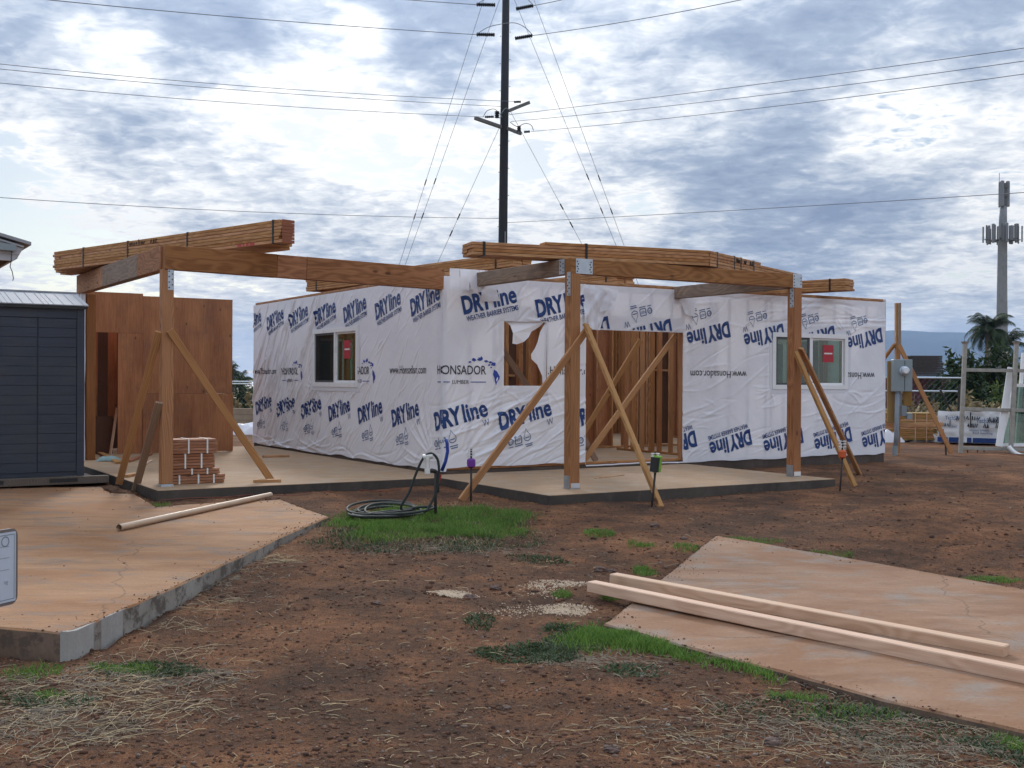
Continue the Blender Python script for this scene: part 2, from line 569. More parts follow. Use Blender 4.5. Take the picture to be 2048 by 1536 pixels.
def concrete(name, base, stain, grey, amt=0.5, edge=False, streak=(1, 1, 1), crack=False):
    def fn(t, b, out):
        co = t.n('ShaderNodeNewGeometry').outputs['Position']
        sc = t.map(co, sc=streak)
        n1 = t.noise(sc, 1.0, 6, 0.62)
        n2 = t.noise(t.map(sc, loc=(5, 2, 1)), 3.3, 6, 0.65)
        n3 = t.noise(co, 45, 5, 0.7)
        col = t.mix(t.rng(n1, 0.40, 0.58), base, stain)
        col = t.mix(t.rng(n2, 0.50, 0.66, 0.0, amt), col, grey)
        n6 = t.noise(t.map(co, loc=(7, 1, 3), sc=(0.8, 2.4, 1)), 1.7, 6, 0.7)
        col = t.mix(t.rng(n6, 0.50, 0.68, 0.0, 0.55), col, tuple(c * 0.68 for c in base))
        n7 = t.noise(t.map(co, loc=(1, 4, 9), sc=(1.2, 3.4, 1)), 2.6, 6, 0.72)
        col = t.mix(t.rng(n7, 0.54, 0.72, 0.0, 0.40), col, tuple(min(1, c * 1.35 + 0.03) for c in stain))
        col = t.mix(t.rng(n3, 0.35, 0.75, 0.30, 0.0), col, tuple(c * 0.5 for c in base))
        sp_ = t.n('ShaderNodeTexVoronoi', feature='F1', ins={'Scale': 9.0, 'Vector': co})
        spk = t.math('MULTIPLY', t.rng(sp_.outputs['Distance'], 0.05, 0.11, 1.0, 0.0), t.rng(t.n('ShaderNodeSeparateColor', ins={0: sp_.outputs['Color']}).outputs[0], 0.82, 0.86, 0.0, 0.7))
        col = t.mix(spk, col, (0.10, 0.055, 0.035))
        if edge:
            dn = t.noise(t.map(co, sc=(6, 6, 7)), 1.0, 7, 0.72)
            col = t.mix(t.rng(dn, 0.50, 0.58, 0.0, 0.8), col, (0.085, 0.065, 0.052))
        if crack:
            vd = t.n('ShaderNodeTexVoronoi', feature='DISTANCE_TO_EDGE', ins={'Scale': 0.24, 'Randomness': 1.0})
            wv = t.n('ShaderNodeVectorMath', operation='ADD', ins={0: co, 1: t.n('ShaderNodeVectorMath', operation='SCALE', ins={0: t.n('ShaderNodeTexNoise', ins={'Vector': co, 'Scale': 2.2, 'Detail': 6.0}).outputs['Color'], 'Scale': 0.45}).outputs[0]}).outputs[0]
            t.t.links.new(wv, vd.inputs['Vector'])
            col = t.mix(t.rng(vd.outputs['Distance'], 0.0004, 0.0022, 0.45, 0.0), col, (0.07, 0.045, 0.032))
        setc(t, b, col, 0.85, n3, 0.35, 0.006)
        b.inputs['Specular IOR Level'].default_value = 0.25
    return mat(name, fn)


M_SLABR = concrete('red dust concrete', (0.315, 0.150, 0.066), (0.385, 0.215, 0.112), (0.21, 0.165, 0.135), 0.85, streak=(0.6, 1.0, 1), crack=True)
M_SLABE = concrete('old slab edge', (0.33, 0.30, 0.26), (0.24, 0.20, 0.165), (0.43, 0.40, 0.36), 0.6, edge=True)
M_SLABD = concrete('red splashed and shade toned slab edge', (0.17, 0.11, 0.075), (0.22, 0.15, 0.11), (0.12, 0.08, 0.06), 0.5, edge=True)  # brown kept dark to carry the shade on the left slab's near face
M_WALK = concrete('flush walk concrete', (0.275, 0.140, 0.074), (0.34, 0.205, 0.128), (0.28, 0.235, 0.195), 0.85, streak=(0.7, 1.0, 1), crack=True)
M_PATIO = concrete('new patio concrete', (0.38, 0.255, 0.160), (0.42, 0.270, 0.155), (0.42, 0.345, 0.260), 0.7)
M_PEDGE = concrete('dark patio edge', (0.070, 0.058, 0.050), (0.10, 0.08, 0.066), (0.16, 0.14, 0.12), 0.3)  # rim much darker than the patio top
M_FOUND = concrete('foundation stem', (0.085, 0.065, 0.055), (0.12, 0.09, 0.075), (0.16, 0.13, 0.11), 0.3)
M_TOWER = concrete('tower concrete', (0.27, 0.275, 0.285), (0.23, 0.235, 0.245), (0.31, 0.31, 0.32), 0.5)


def f_wrap(t, b, out):
    co = t.n('ShaderNodeTexCoord').outputs['Object']
    n1 = t.noise(co, 1.2, 4, 0.6)
    n2 = t.noise(co, 16, 5, 0.6)
    col = t.ramp(n1, [(0.35, (0.82, 0.82, 0.865)), (0.65, (0.87, 0.87, 0.91))])
    setc(t, b, col, 0.42, n2, 0.22, 0.012)
    b.inputs['Specular IOR Level'].default_value = 0.35
    tr = t.n('ShaderNodeBsdfTranslucent', ins={'Color': (0.80, 0.79, 0.82, 1)})
    mx = t.n('ShaderNodeMixShader', ins={0: 0.15, 1: b.outputs[0], 2: tr.outputs[0]})
    t.t.links.new(mx.outputs[0], out.inputs[0])


M_WRAP = mat('white house wrap', f_wrap)
M_BLUE = plain('printed blue ink', (0.005, 0.042, 0.180), 0.45, var=0.08)
M_LBLUE = plain('printed pale blue ink', (0.10, 0.16, 0.30), 0.5, var=0.1)
M_ISL = plain('printed royal blue ink', (0.02, 0.055, 0.33), 0.45, var=0.1)
M_INK = plain('printed black ink', (0.035, 0.035, 0.05), 0.5, var=0.1)
M_VINYL = plain('white vinyl', (0.80, 0.80, 0.80), 0.35, var=0.03)
M_GALV = plain('galvanised steel', (0.50, 0.55, 0.60), 0.42, 0.55, var=0.14, sc=14)
M_GALVD = plain('dull galvanised steel', (0.33, 0.35, 0.37), 0.5, 0.5, var=0.2, sc=20)
M_BLACK = plain('black plastic', (0.018, 0.018, 0.019), 0.45)
M_STRAPB = plain('black steel strap', (0.02, 0.018, 0.017), 0.45, 0.3)
M_STRAPW = plain('white plastic strap', (0.75, 0.74, 0.72), 0.4, var=0.05)
M_HOSE = plain('dark green black hose', (0.020, 0.026, 0.023), 0.7)
M_BLUEP = plain('blue plastic pipe', (0.01, 0.045, 0.27), 0.35)
M_PVC = plain('white plastic pipe', (0.72, 0.70, 0.66), 0.4, var=0.06)
M_PURPLE = plain('purple label', (0.15, 0.03, 0.27), 0.5)
M_GREENP = plain('lime green label', (0.17, 0.36, 0.03), 0.5)
M_ORANGE = plain('orange plastic', (0.55, 0.10, 0.025), 0.5)
M_REDP = plain('red plastic', (0.45, 0.03, 0.03), 0.5)
M_RUST = plain('rusty iron pipe', (0.045, 0.036, 0.032), 0.7, 0.2, var=0.4, sc=30)
M_SHED = plain('slate blue resin siding', (0.040, 0.050, 0.068), 0.55, var=0.14, sc=9, bump=0.2)
def f_shed(t, b, out):
    co = t.n('ShaderNodeNewGeometry').outputs['Position']
    n1 = t.noise(t.map(co, rot=(0, 0, -0.55), sc=(2.2, 2.2, 70)), 1.0, 4, 0.65)
    n2 = t.noise(co, 1.6, 5, 0.6)
    col = t.mix(t.rng(n1, 0.35, 0.65), (0.025, 0.034, 0.052), (0.042, 0.053, 0.076))
    col = t.mix(t.rng(n2, 0.5, 0.72, 0.0, 0.4), col, (0.075, 0.075, 0.080))
    setc(t, b, col, 0.55, n1, 0.35, 0.006)


M_SHED = mat('wood grained slate blue resin', f_shed)
M_SHEDR = plain('pale metal roof sheet', (0.30, 0.31, 0.33), 0.6, 0.0, var=0.1)
M_FASCIA = plain('pale grey painted board', (0.50, 0.51, 0.54), 0.55, var=0.06)
M_SOFFIT = plain('brown soffit', (0.05, 0.042, 0.038), 0.8)
M_METER = plain('grey meter cabinet', (0.24, 0.285, 0.30), 0.45, 0.1, var=0.06)
M_CONDUIT = plain('grey conduit', (0.20, 0.225, 0.25), 0.45, var=0.1)
M_POLE = plain('dark creosote pole', (0.016, 0.017, 0.022), 0.75, var=0.3, sc=12, bump=0.4)
M_WIRE = plain('aluminium wire', (0.20, 0.21, 0.24), 0.6)
M_ARM = plain('greyed cross arm', (0.13, 0.13, 0.13), 0.8, var=0.25)
M_ANT = plain('antenna grey', (0.19, 0.20, 0.22), 0.5)
M_ANTD = plain('dark antenna gear', (0.10, 0.10, 0.105), 0.6)
M_RACK = plain('weathered rack paint', (0.33, 0.315, 0.28), 0.6, 0.1, var=0.2, sc=12)
M_TARP = plain('white printed tarp', (0.72, 0.73, 0.74), 0.4, var=0.06, bump=0.3)
M_CONT = plain('dark red container', (0.13, 0.035, 0.04), 0.55, var=0.2)
M_DSTACK = plain('dark stacked sheets', (0.055, 0.045, 0.042), 0.8, var=0.3)
M_OCHRE = wood('ochre treated board', (0.20, 0.115, 0.03), (0.36, 0.22, 0.07))
M_STICK = plain('red window sticker', (0.42, 0.02, 0.035), 0.5)
M_SASH = plain('dark window screen frame', (0.06, 0.065, 0.07), 0.5)
M_PIPE = plain('pale tan tube', (0.50, 0.36, 0.25), 0.5, var=0.1)
M_TEAL = plain('pale teal cloth', (0.24, 0.34, 0.33), 0.85)
M_SIGN = plain('pale sign face', (0.52, 0.57, 0.64), 0.45, var=0.03)
M_SIGNF = plain('taupe sign border', (0.17, 0.135, 0.12), 0.55, var=0.08)
M_STONE = plain('brown field stone', (0.13, 0.085, 0.068), 0.9, var=0.4, sc=14, bump=0.5)
M_TANW = plain('tan block wall', (0.30, 0.225, 0.16), 0.9, var=0.15, sc=3)


def f_glass(t, b, out):
    t.t.nodes.remove(b)
    tr = t.n('ShaderNodeBsdfTransparent', ins={'Color': (0.47, 0.61, 0.54, 1)})
    gl = t.n('ShaderNodeBsdfGlossy', ins={'Roughness': 0.02, 'Color': (1, 1, 1, 1)})
    lw = t.n('ShaderNodeLayerWeight', ins={'Blend': 0.5})
    f4 = t.math('POWER', lw.outputs['Facing'], 4.0)
    mx = t.n('ShaderNodeMixShader', ins={0: t.math('MULTIPLY_ADD', f4, 0.7, 0.07, clamp=True), 1: tr.outputs[0], 2: gl.outputs[0]})
    t.t.links.new(mx.outputs[0], out.inputs[0])


M_GLASS = mat('window glass', f_glass)
M_CORD = plain('dusty red cord', (0.20, 0.05, 0.025), 0.7)


def f_screen(t, b, out):
    t.t.nodes.remove(b)
    tr = t.n('ShaderNodeBsdfTransparent', ins={'Color': (0.33, 0.37, 0.36, 1)})
    df = t.n('ShaderNodeBsdfDiffuse', ins={'Color': (0.05, 0.055, 0.055, 1)})
    gl = t.n('ShaderNodeBsdfGlossy', ins={'Roughness': 0.05, 'Color': (1, 1, 1, 1)})
    m1 = t.n('ShaderNodeMixShader', ins={0: 0.25, 1: tr.outputs[0], 2: df.outputs[0]})
    mx = t.n('ShaderNodeMixShader', ins={0: 0.05, 1: m1.outputs[0], 2: gl.outputs[0]})
    t.t.links.new(mx.outputs[0], out.inputs[0])


M_GLASSD = mat('glass behind an insect screen', f_screen)


def leafmat(name, lo, hi, trans=0.25, rough=0.6, sc=5.0):
    def fn(t, b, out):
        co = t.n('ShaderNodeNewGeometry').outputs['Position']
        n1 = t.noise(co, sc, 3, 0.6)
        n2 = t.n('ShaderNodeNewGeometry').outputs['Random Per Island']
        g = t.math('ADD', t.math('MULTIPLY', n1, 0.5), t.math('MULTIPLY', n2, 0.5))
        col = t.ramp(g, [(0.25, lo), (0.75, hi)])
        setc(t, b, col, rough)
        b.inputs['Specular IOR Level'].default_value = 0.3
        tr = t.n('ShaderNodeBsdfTranslucent', ins={'Color': col})
        mx = t.n('ShaderNodeMixShader', ins={0: trans, 1: b.outputs[0], 2: tr.outputs[0]})
        t.t.links.new(mx.outputs[0], out.inputs[0])
    return mat(name, fn)


M_GRASS = leafmat('green lawn grass', (0.060, 0.140, 0.022), (0.195, 0.315, 0.066), 0.35)
M_WEED = leafmat('grey green creeping weed', (0.035, 0.060, 0.024), (0.095, 0.125, 0.06), 0.2)
M_STRAW = leafmat('dry straw', (0.16, 0.112, 0.058), (0.55, 0.41, 0.22), 0.1)
M_STRAWG = leafmat('grey thatch', (0.10, 0.075, 0.052), (0.27, 0.21, 0.14), 0.1)
M_SAW = leafmat('sawdust chips', (0.45, 0.32, 0.20), (0.62, 0.48, 0.34), 0.1)
M_PALM = leafmat('palm frond green', (0.016, 0.032, 0.012), (0.055, 0.080, 0.03), 0.15, 0.6)
M_PALMT = plain('palm trunk bark', (0.14, 0.115, 0.09), 0.9, var=0.3, sc=8, bump=0.6)
M_BUSHD = leafmat('dark bush leaves', (0.012, 0.028, 0.010), (0.05, 0.080, 0.025), 0.2)
M_BUSHL = leafmat('bright bush leaves', (0.05, 0.085, 0.02), (0.13, 0.17, 0.05), 0.25)
M_BUSHT = leafmat('dry tan brush', (0.15, 0.115, 0.06), (0.33, 0.26, 0.13), 0.15)
M_CLOD = plain('dirt clods and gravel', (0.115, 0.068, 0.050), 0.95, var=0.5, sc=7)
M_MOUNT = plain('far mountain slope', (0.050, 0.072, 0.080), 0.95, var=0.25, sc=0.002)

# ================================================================== GROUND
def axis(lo, hi, step, far_lo, far_hi, g=1.35):
    a = list(np.arange(lo, hi + 1e-6, step))
    s, x = step, hi
    while x < far_hi:
        s *= g
        x += s
        a.append(x)
    s, x, b = step, lo, []
    while x > far_lo:
        s *= g
        x -= s
        b.append(x)
    return np.array(b[::-1] + a)


def relief(x, y):
    near = np.clip((34 - y) / 8, 0, 1)
    rut = 0.0
    for k in (-0.75, 0.75):
        dd = (y - (11.3 + 0.30 * (x - 4.0) + 0.012 * (x - 4) ** 2)) / 1.05 - k
        rut = rut - 0.028 * np.exp(-(dd / 0.16) ** 2) + 0.016 * np.exp(-((np.abs(dd) - 0.30) / 0.10) ** 2)
    rut = rut * np.clip((x - 2.6) / 1.5, 0, 1) * np.clip((13.5 - x) / 2, 0, 1) * (0.5 + vnoise(x * 1.3, y * 1.3))
    return near * (rut + (fbm(x * 1.1, y * 1.1, 3) - 0.5) * 0.065 + (fbm(x * 6 + 3, y * 6, 3) - 0.5) * 0.030)


ZL, ZP = -0.155, -0.05
left_px = [(-420, 1275), (0, 1254), (127, 1266), (195, 1241), (330, 1182), (495, 1107), (575, 1068), (658, 1033), (562, 999), (440, 1004), (315, 1014), (270, 988), (221, 985), (202, 974), (-500, 985)]
lp = [gp(x, y, ZL) for x, y in left_px]


def zwalk(x, y):
    return float(gz(x, y)) + 0.035


def walk_pt(px, py):
    z = -0.2
    for _ in range(8):
        p = gp(px, py, z)
        z = zwalk(p.x, p.y)
    return gp(px, py, z)


WALK = [walk_pt(x, y) for x, y in [(1207, 1247), (1562, 1341), (1764, 1398), (2048, 1462), (2330, 1530), (2330, 1232), (2048, 1178), (1738, 1123), (1431, 1070)]]
pl_poly = [H(-4.02, -0.42), H(-0.30, -0.42), H(-0.30, -0.02), H(-0.004, -0.02), H(-0.004, 7.6), H(-4.02, 7.6)]
pr_poly = [H(-0.27, -3.12), H(4.40, -3.12), H(4.40, -0.006), H(-0.27, -0.006)]


def in_poly(x, y, poly):
    r_ = np.zeros(len(x), bool)
    n = len(poly)
    for i in range(n):
        x0, y0 = poly[i][0], poly[i][1]
        x1, y1 = poly[(i + 1) % n][0], poly[(i + 1) % n][1]
        r_ ^= ((y0 > y) != (y1 > y)) & (x < (x1 - x0) * (y - y0) / (y1 - y0 + 1e-12) + x0)
    return r_


def sunk(x, y):
    """the soil lies lower under the concrete"""
    m = np.zeros(len(x))
    for s in (lp, WALK, pl_poly, pr_poly):
        m[in_poly(x, y, s)] = 0.10
    return m


gxs = axis(-7, 8, 0.06, -6000, 6000)
gys = axis(4.2, 17, 0.06, -60, 6200)
GX, GY = np.meshgrid(gxs, gys)
GZ = gz(GX, GY) + relief(GX, GY) - sunk(GX.ravel(), GY.ravel()).reshape(GX.shape)
nx, ny = len(gxs), len(gys)
idx = np.arange(nx * ny).reshape(ny, nx)
gf = np.stack([idx[:-1, :-1].ravel(), idx[:-1, 1:].ravel(), idx[1:, 1:].ravel(), idx[1:, :-1].ravel()], 1)
ground = np_mesh('ground', np.stack([GX.ravel(), GY.ravel(), GZ.ravel()], 1), gf, M_DIRT, smooth=True)
tag(ground, 'bare red brown dirt yard strewn with pebbles', 'ground', kind='structure')

# far mountain ridge on the right
mv, mf = [], []
azs = np.linspace(-0.12, 0.75, 60)
for i, a in enumerate(azs):
    px = 1024 + FPX * math.tan(a)
    top = np.interp(px, [700, 1100, 1500, 1775, 1926, 2048, 2400, 2900], [757, 700, 664, 661, 667, 688, 720, 757])
    hgt = max(0.0, (760 - top) / FPX * 5000 / math.cos(a)) + (3 * math.sin(i * 1.7) + 2 * math.sin(i * 0.6))
    for dpt, k in ((3900, 0.0), (4300, 0.42), (4650, 0.72), (5000, 1.0), (5600, 0.5), (6100, 0.0)):
        mv.append((math.tan(a) * dpt, dpt, -2 + max(0, hgt) * k * (1 + 0.06 * math.sin(i * 2.3 + k * 9) * (k < 1))))
K = 6
for i in range(len(azs) - 1):
    for k in range(K - 1):
        mf.append((i * K + k, (i + 1) * K + k, (i + 1) * K + k + 1, i * K + k + 1))
mb = MB(); mb.add(mv, mf)
tag(mb.build('mountain', M_MOUNT, smooth=True), 'long blue hazy mountain ridge on the right horizon', 'mountain', kind='structure')


# ---- concrete slabs
def slab(name, poly_xy, ztop, zbot, mats, label, jitter=0.0, dark_edges=()):
    """slab with a subdivided, slightly uneven rim"""
    pts, eid = [], []
    n = len(poly_xy)
    for i in range(n):
        a, b = Vector(poly_xy[i][:2]), Vector(poly_xy[(i + 1) % n][:2])
        L = (b - a).length
        m = max(1, int(L / 0.12)) if jitter else 1
        nr = Vector(((b - a).y, -(b - a).x)).normalized() if L else Vector((0, 0))
        for k in range(m):
            p = a.lerp(b, k / m)
            if k:
                p += nr * random.uniform(-jitter, jitter * 0.4)
            pts.append(p)
            eid.append(2 if i in dark_edges else 1)
    zt = ztop if callable(ztop) else (lambda x, y: ztop)
    zb = zbot if callable(zbot) else (lambda x, y: zbot)
    mbs = MB()
    N = len(pts)
    r = 0.012 if jitter else 0.006
    cen = sum(pts, Vector((0, 0))) / N
    ins = [p + (cen - p).normalized() * r for p in pts]
    mbs.add([(p.x, p.y, zt(p.x, p.y) + (random.uniform(-0.006, 0.002) if jitter else 0)) for p in ins], [tuple(range(N))], 0)
    vs = [(p.x, p.y, zt(p.x, p.y) - r) for p in pts] + [(p.x, p.y, zb(p.x, p.y)) for p in pts]
    mbs.add(vs, [(i, N + i, N + (i + 1) % N, (i + 1) % N) for i in range(N)], 1)
    mbs.m[-N:] = eid
    # chamfer between rim and top
    b = 0
    fs = [(i, N + i, N + (i + 1) % N, (i + 1) % N) for i in range(N)]
    mbs.f += [tuple([f[0], 0 + N + f[0], N + f[3], f[3]]) for f in fs]
    mbs.m += [0] * N
    o = mbs.build(name, mats)
    return tag(o, label, 'slab', kind='structure')


slab('pavement', lp[:], ZL, -0.42, [M_SLABR, M_SLABE, M_SLABD], 'raised red dusted concrete slab at left with rough grey edge', 0.012, (0, 1))  # first two rims take the darker colour as their shade
# pale repaired corner of the near edge
c = gp(127, 1266, ZL)
e = (gp(330, 1182, ZL) - c).normalized()
n_ = Vector((e.y, -e.x, 0))
mb = MB()
for k in range(9):
    a0, a1 = k * 0.09, (k + 1) * 0.09
    t0, t1 = 0.030 - 0.003 * k, 0.030 - 0.003 * (k + 1)
    zt0, zt1 = ZL - 0.004 + 0.012 * (k == 0), ZL - 0.004
    p = [c + e * a0 + n_ * (t0 + 0.002 * math.sin(k * 1.3)), c + e * a1 + n_ * (t1 + 0.002 * math.sin((k + 1) * 1.3)), c + e * a1 - n_ * 0.02, c + e * a0 - n_ * 0.02]
    mb.add([(q.x, q.y, -0.42) for q in p] + [(q.x, q.y, (zt0 if i in (0, 3) else zt1)) for i, q in enumerate(p)],
           [(4, 5, 6, 7), (0, 1, 5, 4), (1, 2, 6, 5), (3, 0, 4, 7), (2, 3, 7, 6)])
M_PATCH = concrete('pale mortar patch', (0.42, 0.40, 0.37), (0.36, 0.34, 0.31), (0.5, 0.48, 0.45), 0.6)
tag(mb.build('mortar_patch', M_PATCH), 'pale mortar patch on the near corner of the left slab', 'slab', kind='structure')


slab('path', WALK, zwalk, lambda x, y: zwalk(x, y) - 0.14, [M_WALK, M_SLABD], 'flush tan concrete walk at right under two loose timbers', 0.008)

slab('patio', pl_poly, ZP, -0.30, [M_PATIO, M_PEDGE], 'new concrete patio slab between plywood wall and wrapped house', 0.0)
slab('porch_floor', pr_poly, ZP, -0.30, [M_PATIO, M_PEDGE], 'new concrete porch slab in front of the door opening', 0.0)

# ================================================================== THE NEW HOUSE
HL, HW, HT = 7.95, 9.04, 2.77         # left wall length, front wall length, wall height
house = thing('house_under_construction', 'single storey timber framed house clad in white printed house wrap', 'house', H(0, 0, -0.3))
MB().hbox(0.0, HW, 0.0, HL, -0.35, -0.002).build('foundation', [M_FOUND], house)
mb = MB().hbox(0.1, HW - 0.1, 0.1, HL - 0.1, -0.0015, 0.002)
mb.build('floor_slab', M_PATIO, house)

# openings in the wrap: (q0,q1,z0,z1) on the unrolled skin; q<0 left wall, q>0 front wall
WIN_L = (-4.74, -2.88, 1.17, 2.10)
WIN_R = (6.28, 8.03, 1.17, 2.07)
WIN_O = (0.98, 1.72, 1.19, 2.12)
DOOR = (2.42, 4.31, 0.0, 2.04)
HOLES = [WIN_L, WIN_R, WIN_O, DOOR]


def frame_wall(parent_name, p_of, a0, a1, holes, ht=HT, matp=M_STUD):
    """stud wall along a: p_of(a, d, z) gives world points, d = depth into the wall centre"""
    d = 0.055
    base = plank('wall_frame', p_of(a0, d, 0.022), p_of(a1, d, 0.022), 0.089, 0.038, matp, house)
    for z in (ht - 0.06, ht - 0.02):
        plank('top_plate', p_of(a0, d, z), p_of(a1, d, z), 0.089, 0.038, M_STUD, base)
    side = (p_of(a1, d, 0) - p_of(a0, d, 0)).cross(Vector((0, 0, 1)))
    xs = list(np.arange(a0 + 0.02, a1 - 0.02, 0.406)) + [a1 - 0.02]
    for x in xs:
        inside = [h for h in holes if h[0] - 0.06 < x < h[1] + 0.06]
        if not inside:
            plank('stud', p_of(x, d, 0.041), p_of(x, d, ht - 0.08), 0.089, 0.038, M_STUD, base, side=side)
        else:
            h = inside[0]
            if h[2] > 0.1:
                plank('stud', p_of(x, d, 0.041), p_of(x, d, h[2] - 0.05), 0.089, 0.038, M_STUD, base, side=side)
            if ht - h[3] > 0.45:
                plank('stud', p_of(x, d, h[3] + 0.26), p_of(x, d, ht - 0.08), 0.089, 0.038, M_STUD, base, side=side)
    for h in holes:
        for x in (h[0] - 0.025, h[1] + 0.025):
            plank('stud', p_of(x, d, 0.041), p_of(x, d, ht - 0.08), 0.089, 0.038, M_STUD, base, side=side)
        plank('header', p_of(h[0] - 0.04, d, h[3] + 0.13), p_of(h[1] + 0.04, d, h[3] + 0.13), 0.086, 0.235, M_STUD, base)
        if h[2] > 0.1:
            plank('sill_plate', p_of(h[0] - 0.03, d, h[2] - 0.025), p_of(h[1] + 0.03, d, h[2] - 0.025), 0.089, 0.038, M_STUD, base)
    return base


WIN_B1, WIN_B2 = (1.2, 2.6, 1.1, 2.1), (6.2, 8.2, 0.9, 2.1)
WIN_S = (1.5, 3.4, 0.9, 2.1)
frame_wall('front', lambda a, d, z: H(a, d, z), 0.02, HW - 0.02, [WIN_O, WIN_R, (DOOR[0], DOOR[1], 0.0, DOOR[3])])
frame_wall('left', lambda a, d, z: H(d, a, z), 0.13, HL - 0.02, [(-WIN_L[1], -WIN_L[0], WIN_L[2], WIN_L[3])])
frame_wall('back', lambda a, d, z: H(a, HL - d, z), 0.13, HW - 0.13, [WIN_B1, WIN_B2])
frame_wall('right', lambda a, d, z: H(HW - d, a, z), 0.13, HL - 0.02, [WIN_S])


# plywood on the back walls, pieced round their windows
def sheet_wall(p_of, a0, a1, holes, m, ht=HT - 0.04):
    xs = sorted(set([a0, a1] + [h[i] for h in holes for i in (0, 1)] + list(np.arange(a0 + 1.22, a1, 1.22))))
    for i in range(len(xs) - 1):
        x0, x1 = xs[i] + 0.002, xs[i + 1] - 0.002
        if x1 - x0 < 0.01:
            continue
        h = [h for h in holes if h[0] <= (x0 + x1) / 2 <= h[1]]
        for z0, z1 in ([(0.0, ht)] if not h else [(0.0, h[0][2]), (h[0][3], ht)]):
            A, B = p_of(x0, 0, z0), p_of(x1, 0, z0)
            C, D = p_of(x0, 0.012, z0), p_of(x1, 0.012, z0)
            up = Vector((0, 0, z1 - z0))
            b = MB()
            b.add([A, B, D, C, A + up, B + up, D + up, C + up], [(0, 3, 2, 1), (4, 5, 6, 7), (0, 1, 5, 4), (1, 2, 6, 5), (2, 3, 7, 6), (3, 0, 4, 7)])
            b.build('plywood_sheet', m, house, origin=A)


sheet_wall(lambda a, d, z: H(a, HL + 0.002 + d, z), 0, HW, [WIN_B1, WIN_B2], M_PLY)
sheet_wall(lambda a, d, z: H(HW + 0.002 + d, a, z), 2.0, HL, [WIN_S], M_PLY)
MB().hbox(HW + 0.016, HW + 0.02, -0.01, HL + 0.03, -0.02, HT).build('house_wrap_side', M_WRAP, house)


# interior partitions
def partition(u0, v0, u1, v1, gap=0.406, ht=2.70, holes=()):
    a, b = Vector((u0, v0)), Vector((u1, v1))
    L = (b - a).length
    dr = (b - a) / L
    f = lambda t, z: H(a.x + dr.x * t, a.y + dr.y * t, z)
    base = plank('partition_frame', f(0, 0.022), f(L, 0.022), 0.089, 0.038, M_STUD, house)
    plank('top_plate', f(0, ht), f(L, ht), 0.089, 0.038, M_STUD, base)
    side = (f(L, 0) - f(0, 0)).cross(Vector((0, 0, 1)))
    t = 0.02
    while t < L:
        if not any(h0 < t < h1 for h0, h1 in holes):
            plank('stud', f(t, 0.041), f(t, ht - 0.02), 0.089, 0.038, M_STUD, base, side=side)
        if random.random() < 0.22 and t + 0.04 < L:
            plank('stud', f(t + 0.039, 0.041), f(t + 0.039, ht - 0.02), 0.089, 0.038, M_STUD, base, side=side)
        t += gap * random.uniform(0.72, 1.15)
    z = random.uniform(1.0, 1.5)
    plank('blocking', f(L * 0.15, z), f(L * 0.15 + min(0.36, L * 0.3), z), 0.089, 0.038, M_STUD, base)
    for h0, h1 in holes:
        for x in (h0, h1):
            plank('stud', f(x, 0.041), f(x, ht - 0.02), 0.089, 0.038, M_STUD, base, side=side)
        plank('header', f(h0, 2.15), f(h1, 2.15), 0.089, 0.15, M_STUD, base)
    return base


partition(5.12, 0.25, 5.12, 2.75, gap=0.28)
partition(2.3, 3.3, 5.9, 3.3, gap=0.36)
partition(1.9, 3.4, 1.9, 7.8)
partition(5.9, 3.3, 8.9, 3.3, gap=0.3)
partition(5.4, 3.4, 5.4, 7.8, gap=0.30)
partition(0.2, 3.9, 1.8, 3.9)
partition(0.15, 2.1, 2.95, 2.1, gap=0.26)
partition(3.6, 3.4, 3.6, 7.8)
MB().hbox(2.32, 3.55, 3.36, 3.372, 0.05, 2.6).build('plywood_sheet', M_PLYD, house, origin=H(2.32, 3.36, 0))  # dark sheets behind the studs: shade of the door recess put into colour
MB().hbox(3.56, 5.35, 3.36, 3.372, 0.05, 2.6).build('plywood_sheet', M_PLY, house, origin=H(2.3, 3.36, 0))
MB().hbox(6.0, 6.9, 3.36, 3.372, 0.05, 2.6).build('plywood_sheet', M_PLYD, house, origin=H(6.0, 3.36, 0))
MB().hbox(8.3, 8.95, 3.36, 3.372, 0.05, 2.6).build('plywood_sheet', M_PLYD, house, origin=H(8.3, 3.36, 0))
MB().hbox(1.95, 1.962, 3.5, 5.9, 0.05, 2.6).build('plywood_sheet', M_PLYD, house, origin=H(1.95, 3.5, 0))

# ---- the wrap: an unrolled skin, creased
crs = np.random.default_rng(21)
CREASE = []


def crease(q, z, ang, L, wd, A, k=0.0):
    CREASE.append((q, z, math.cos(ang), math.sin(ang), L, wd, A, k))


def crease_field(n, q0, q1, z0, z1, a0, a1, L0, L1, w0, w1, A0, A1):
    for _ in range(n):
        crease(crs.uniform(q0, q1), crs.uniform(z0, z1), R(crs.uniform(a0, a1)), crs.uniform(L0, L1), crs.uniform(w0, w1), crs.uniform(A0, A1) * crs.choice([1, 1, -1]), crs.uniform(-0.25, 0.25))


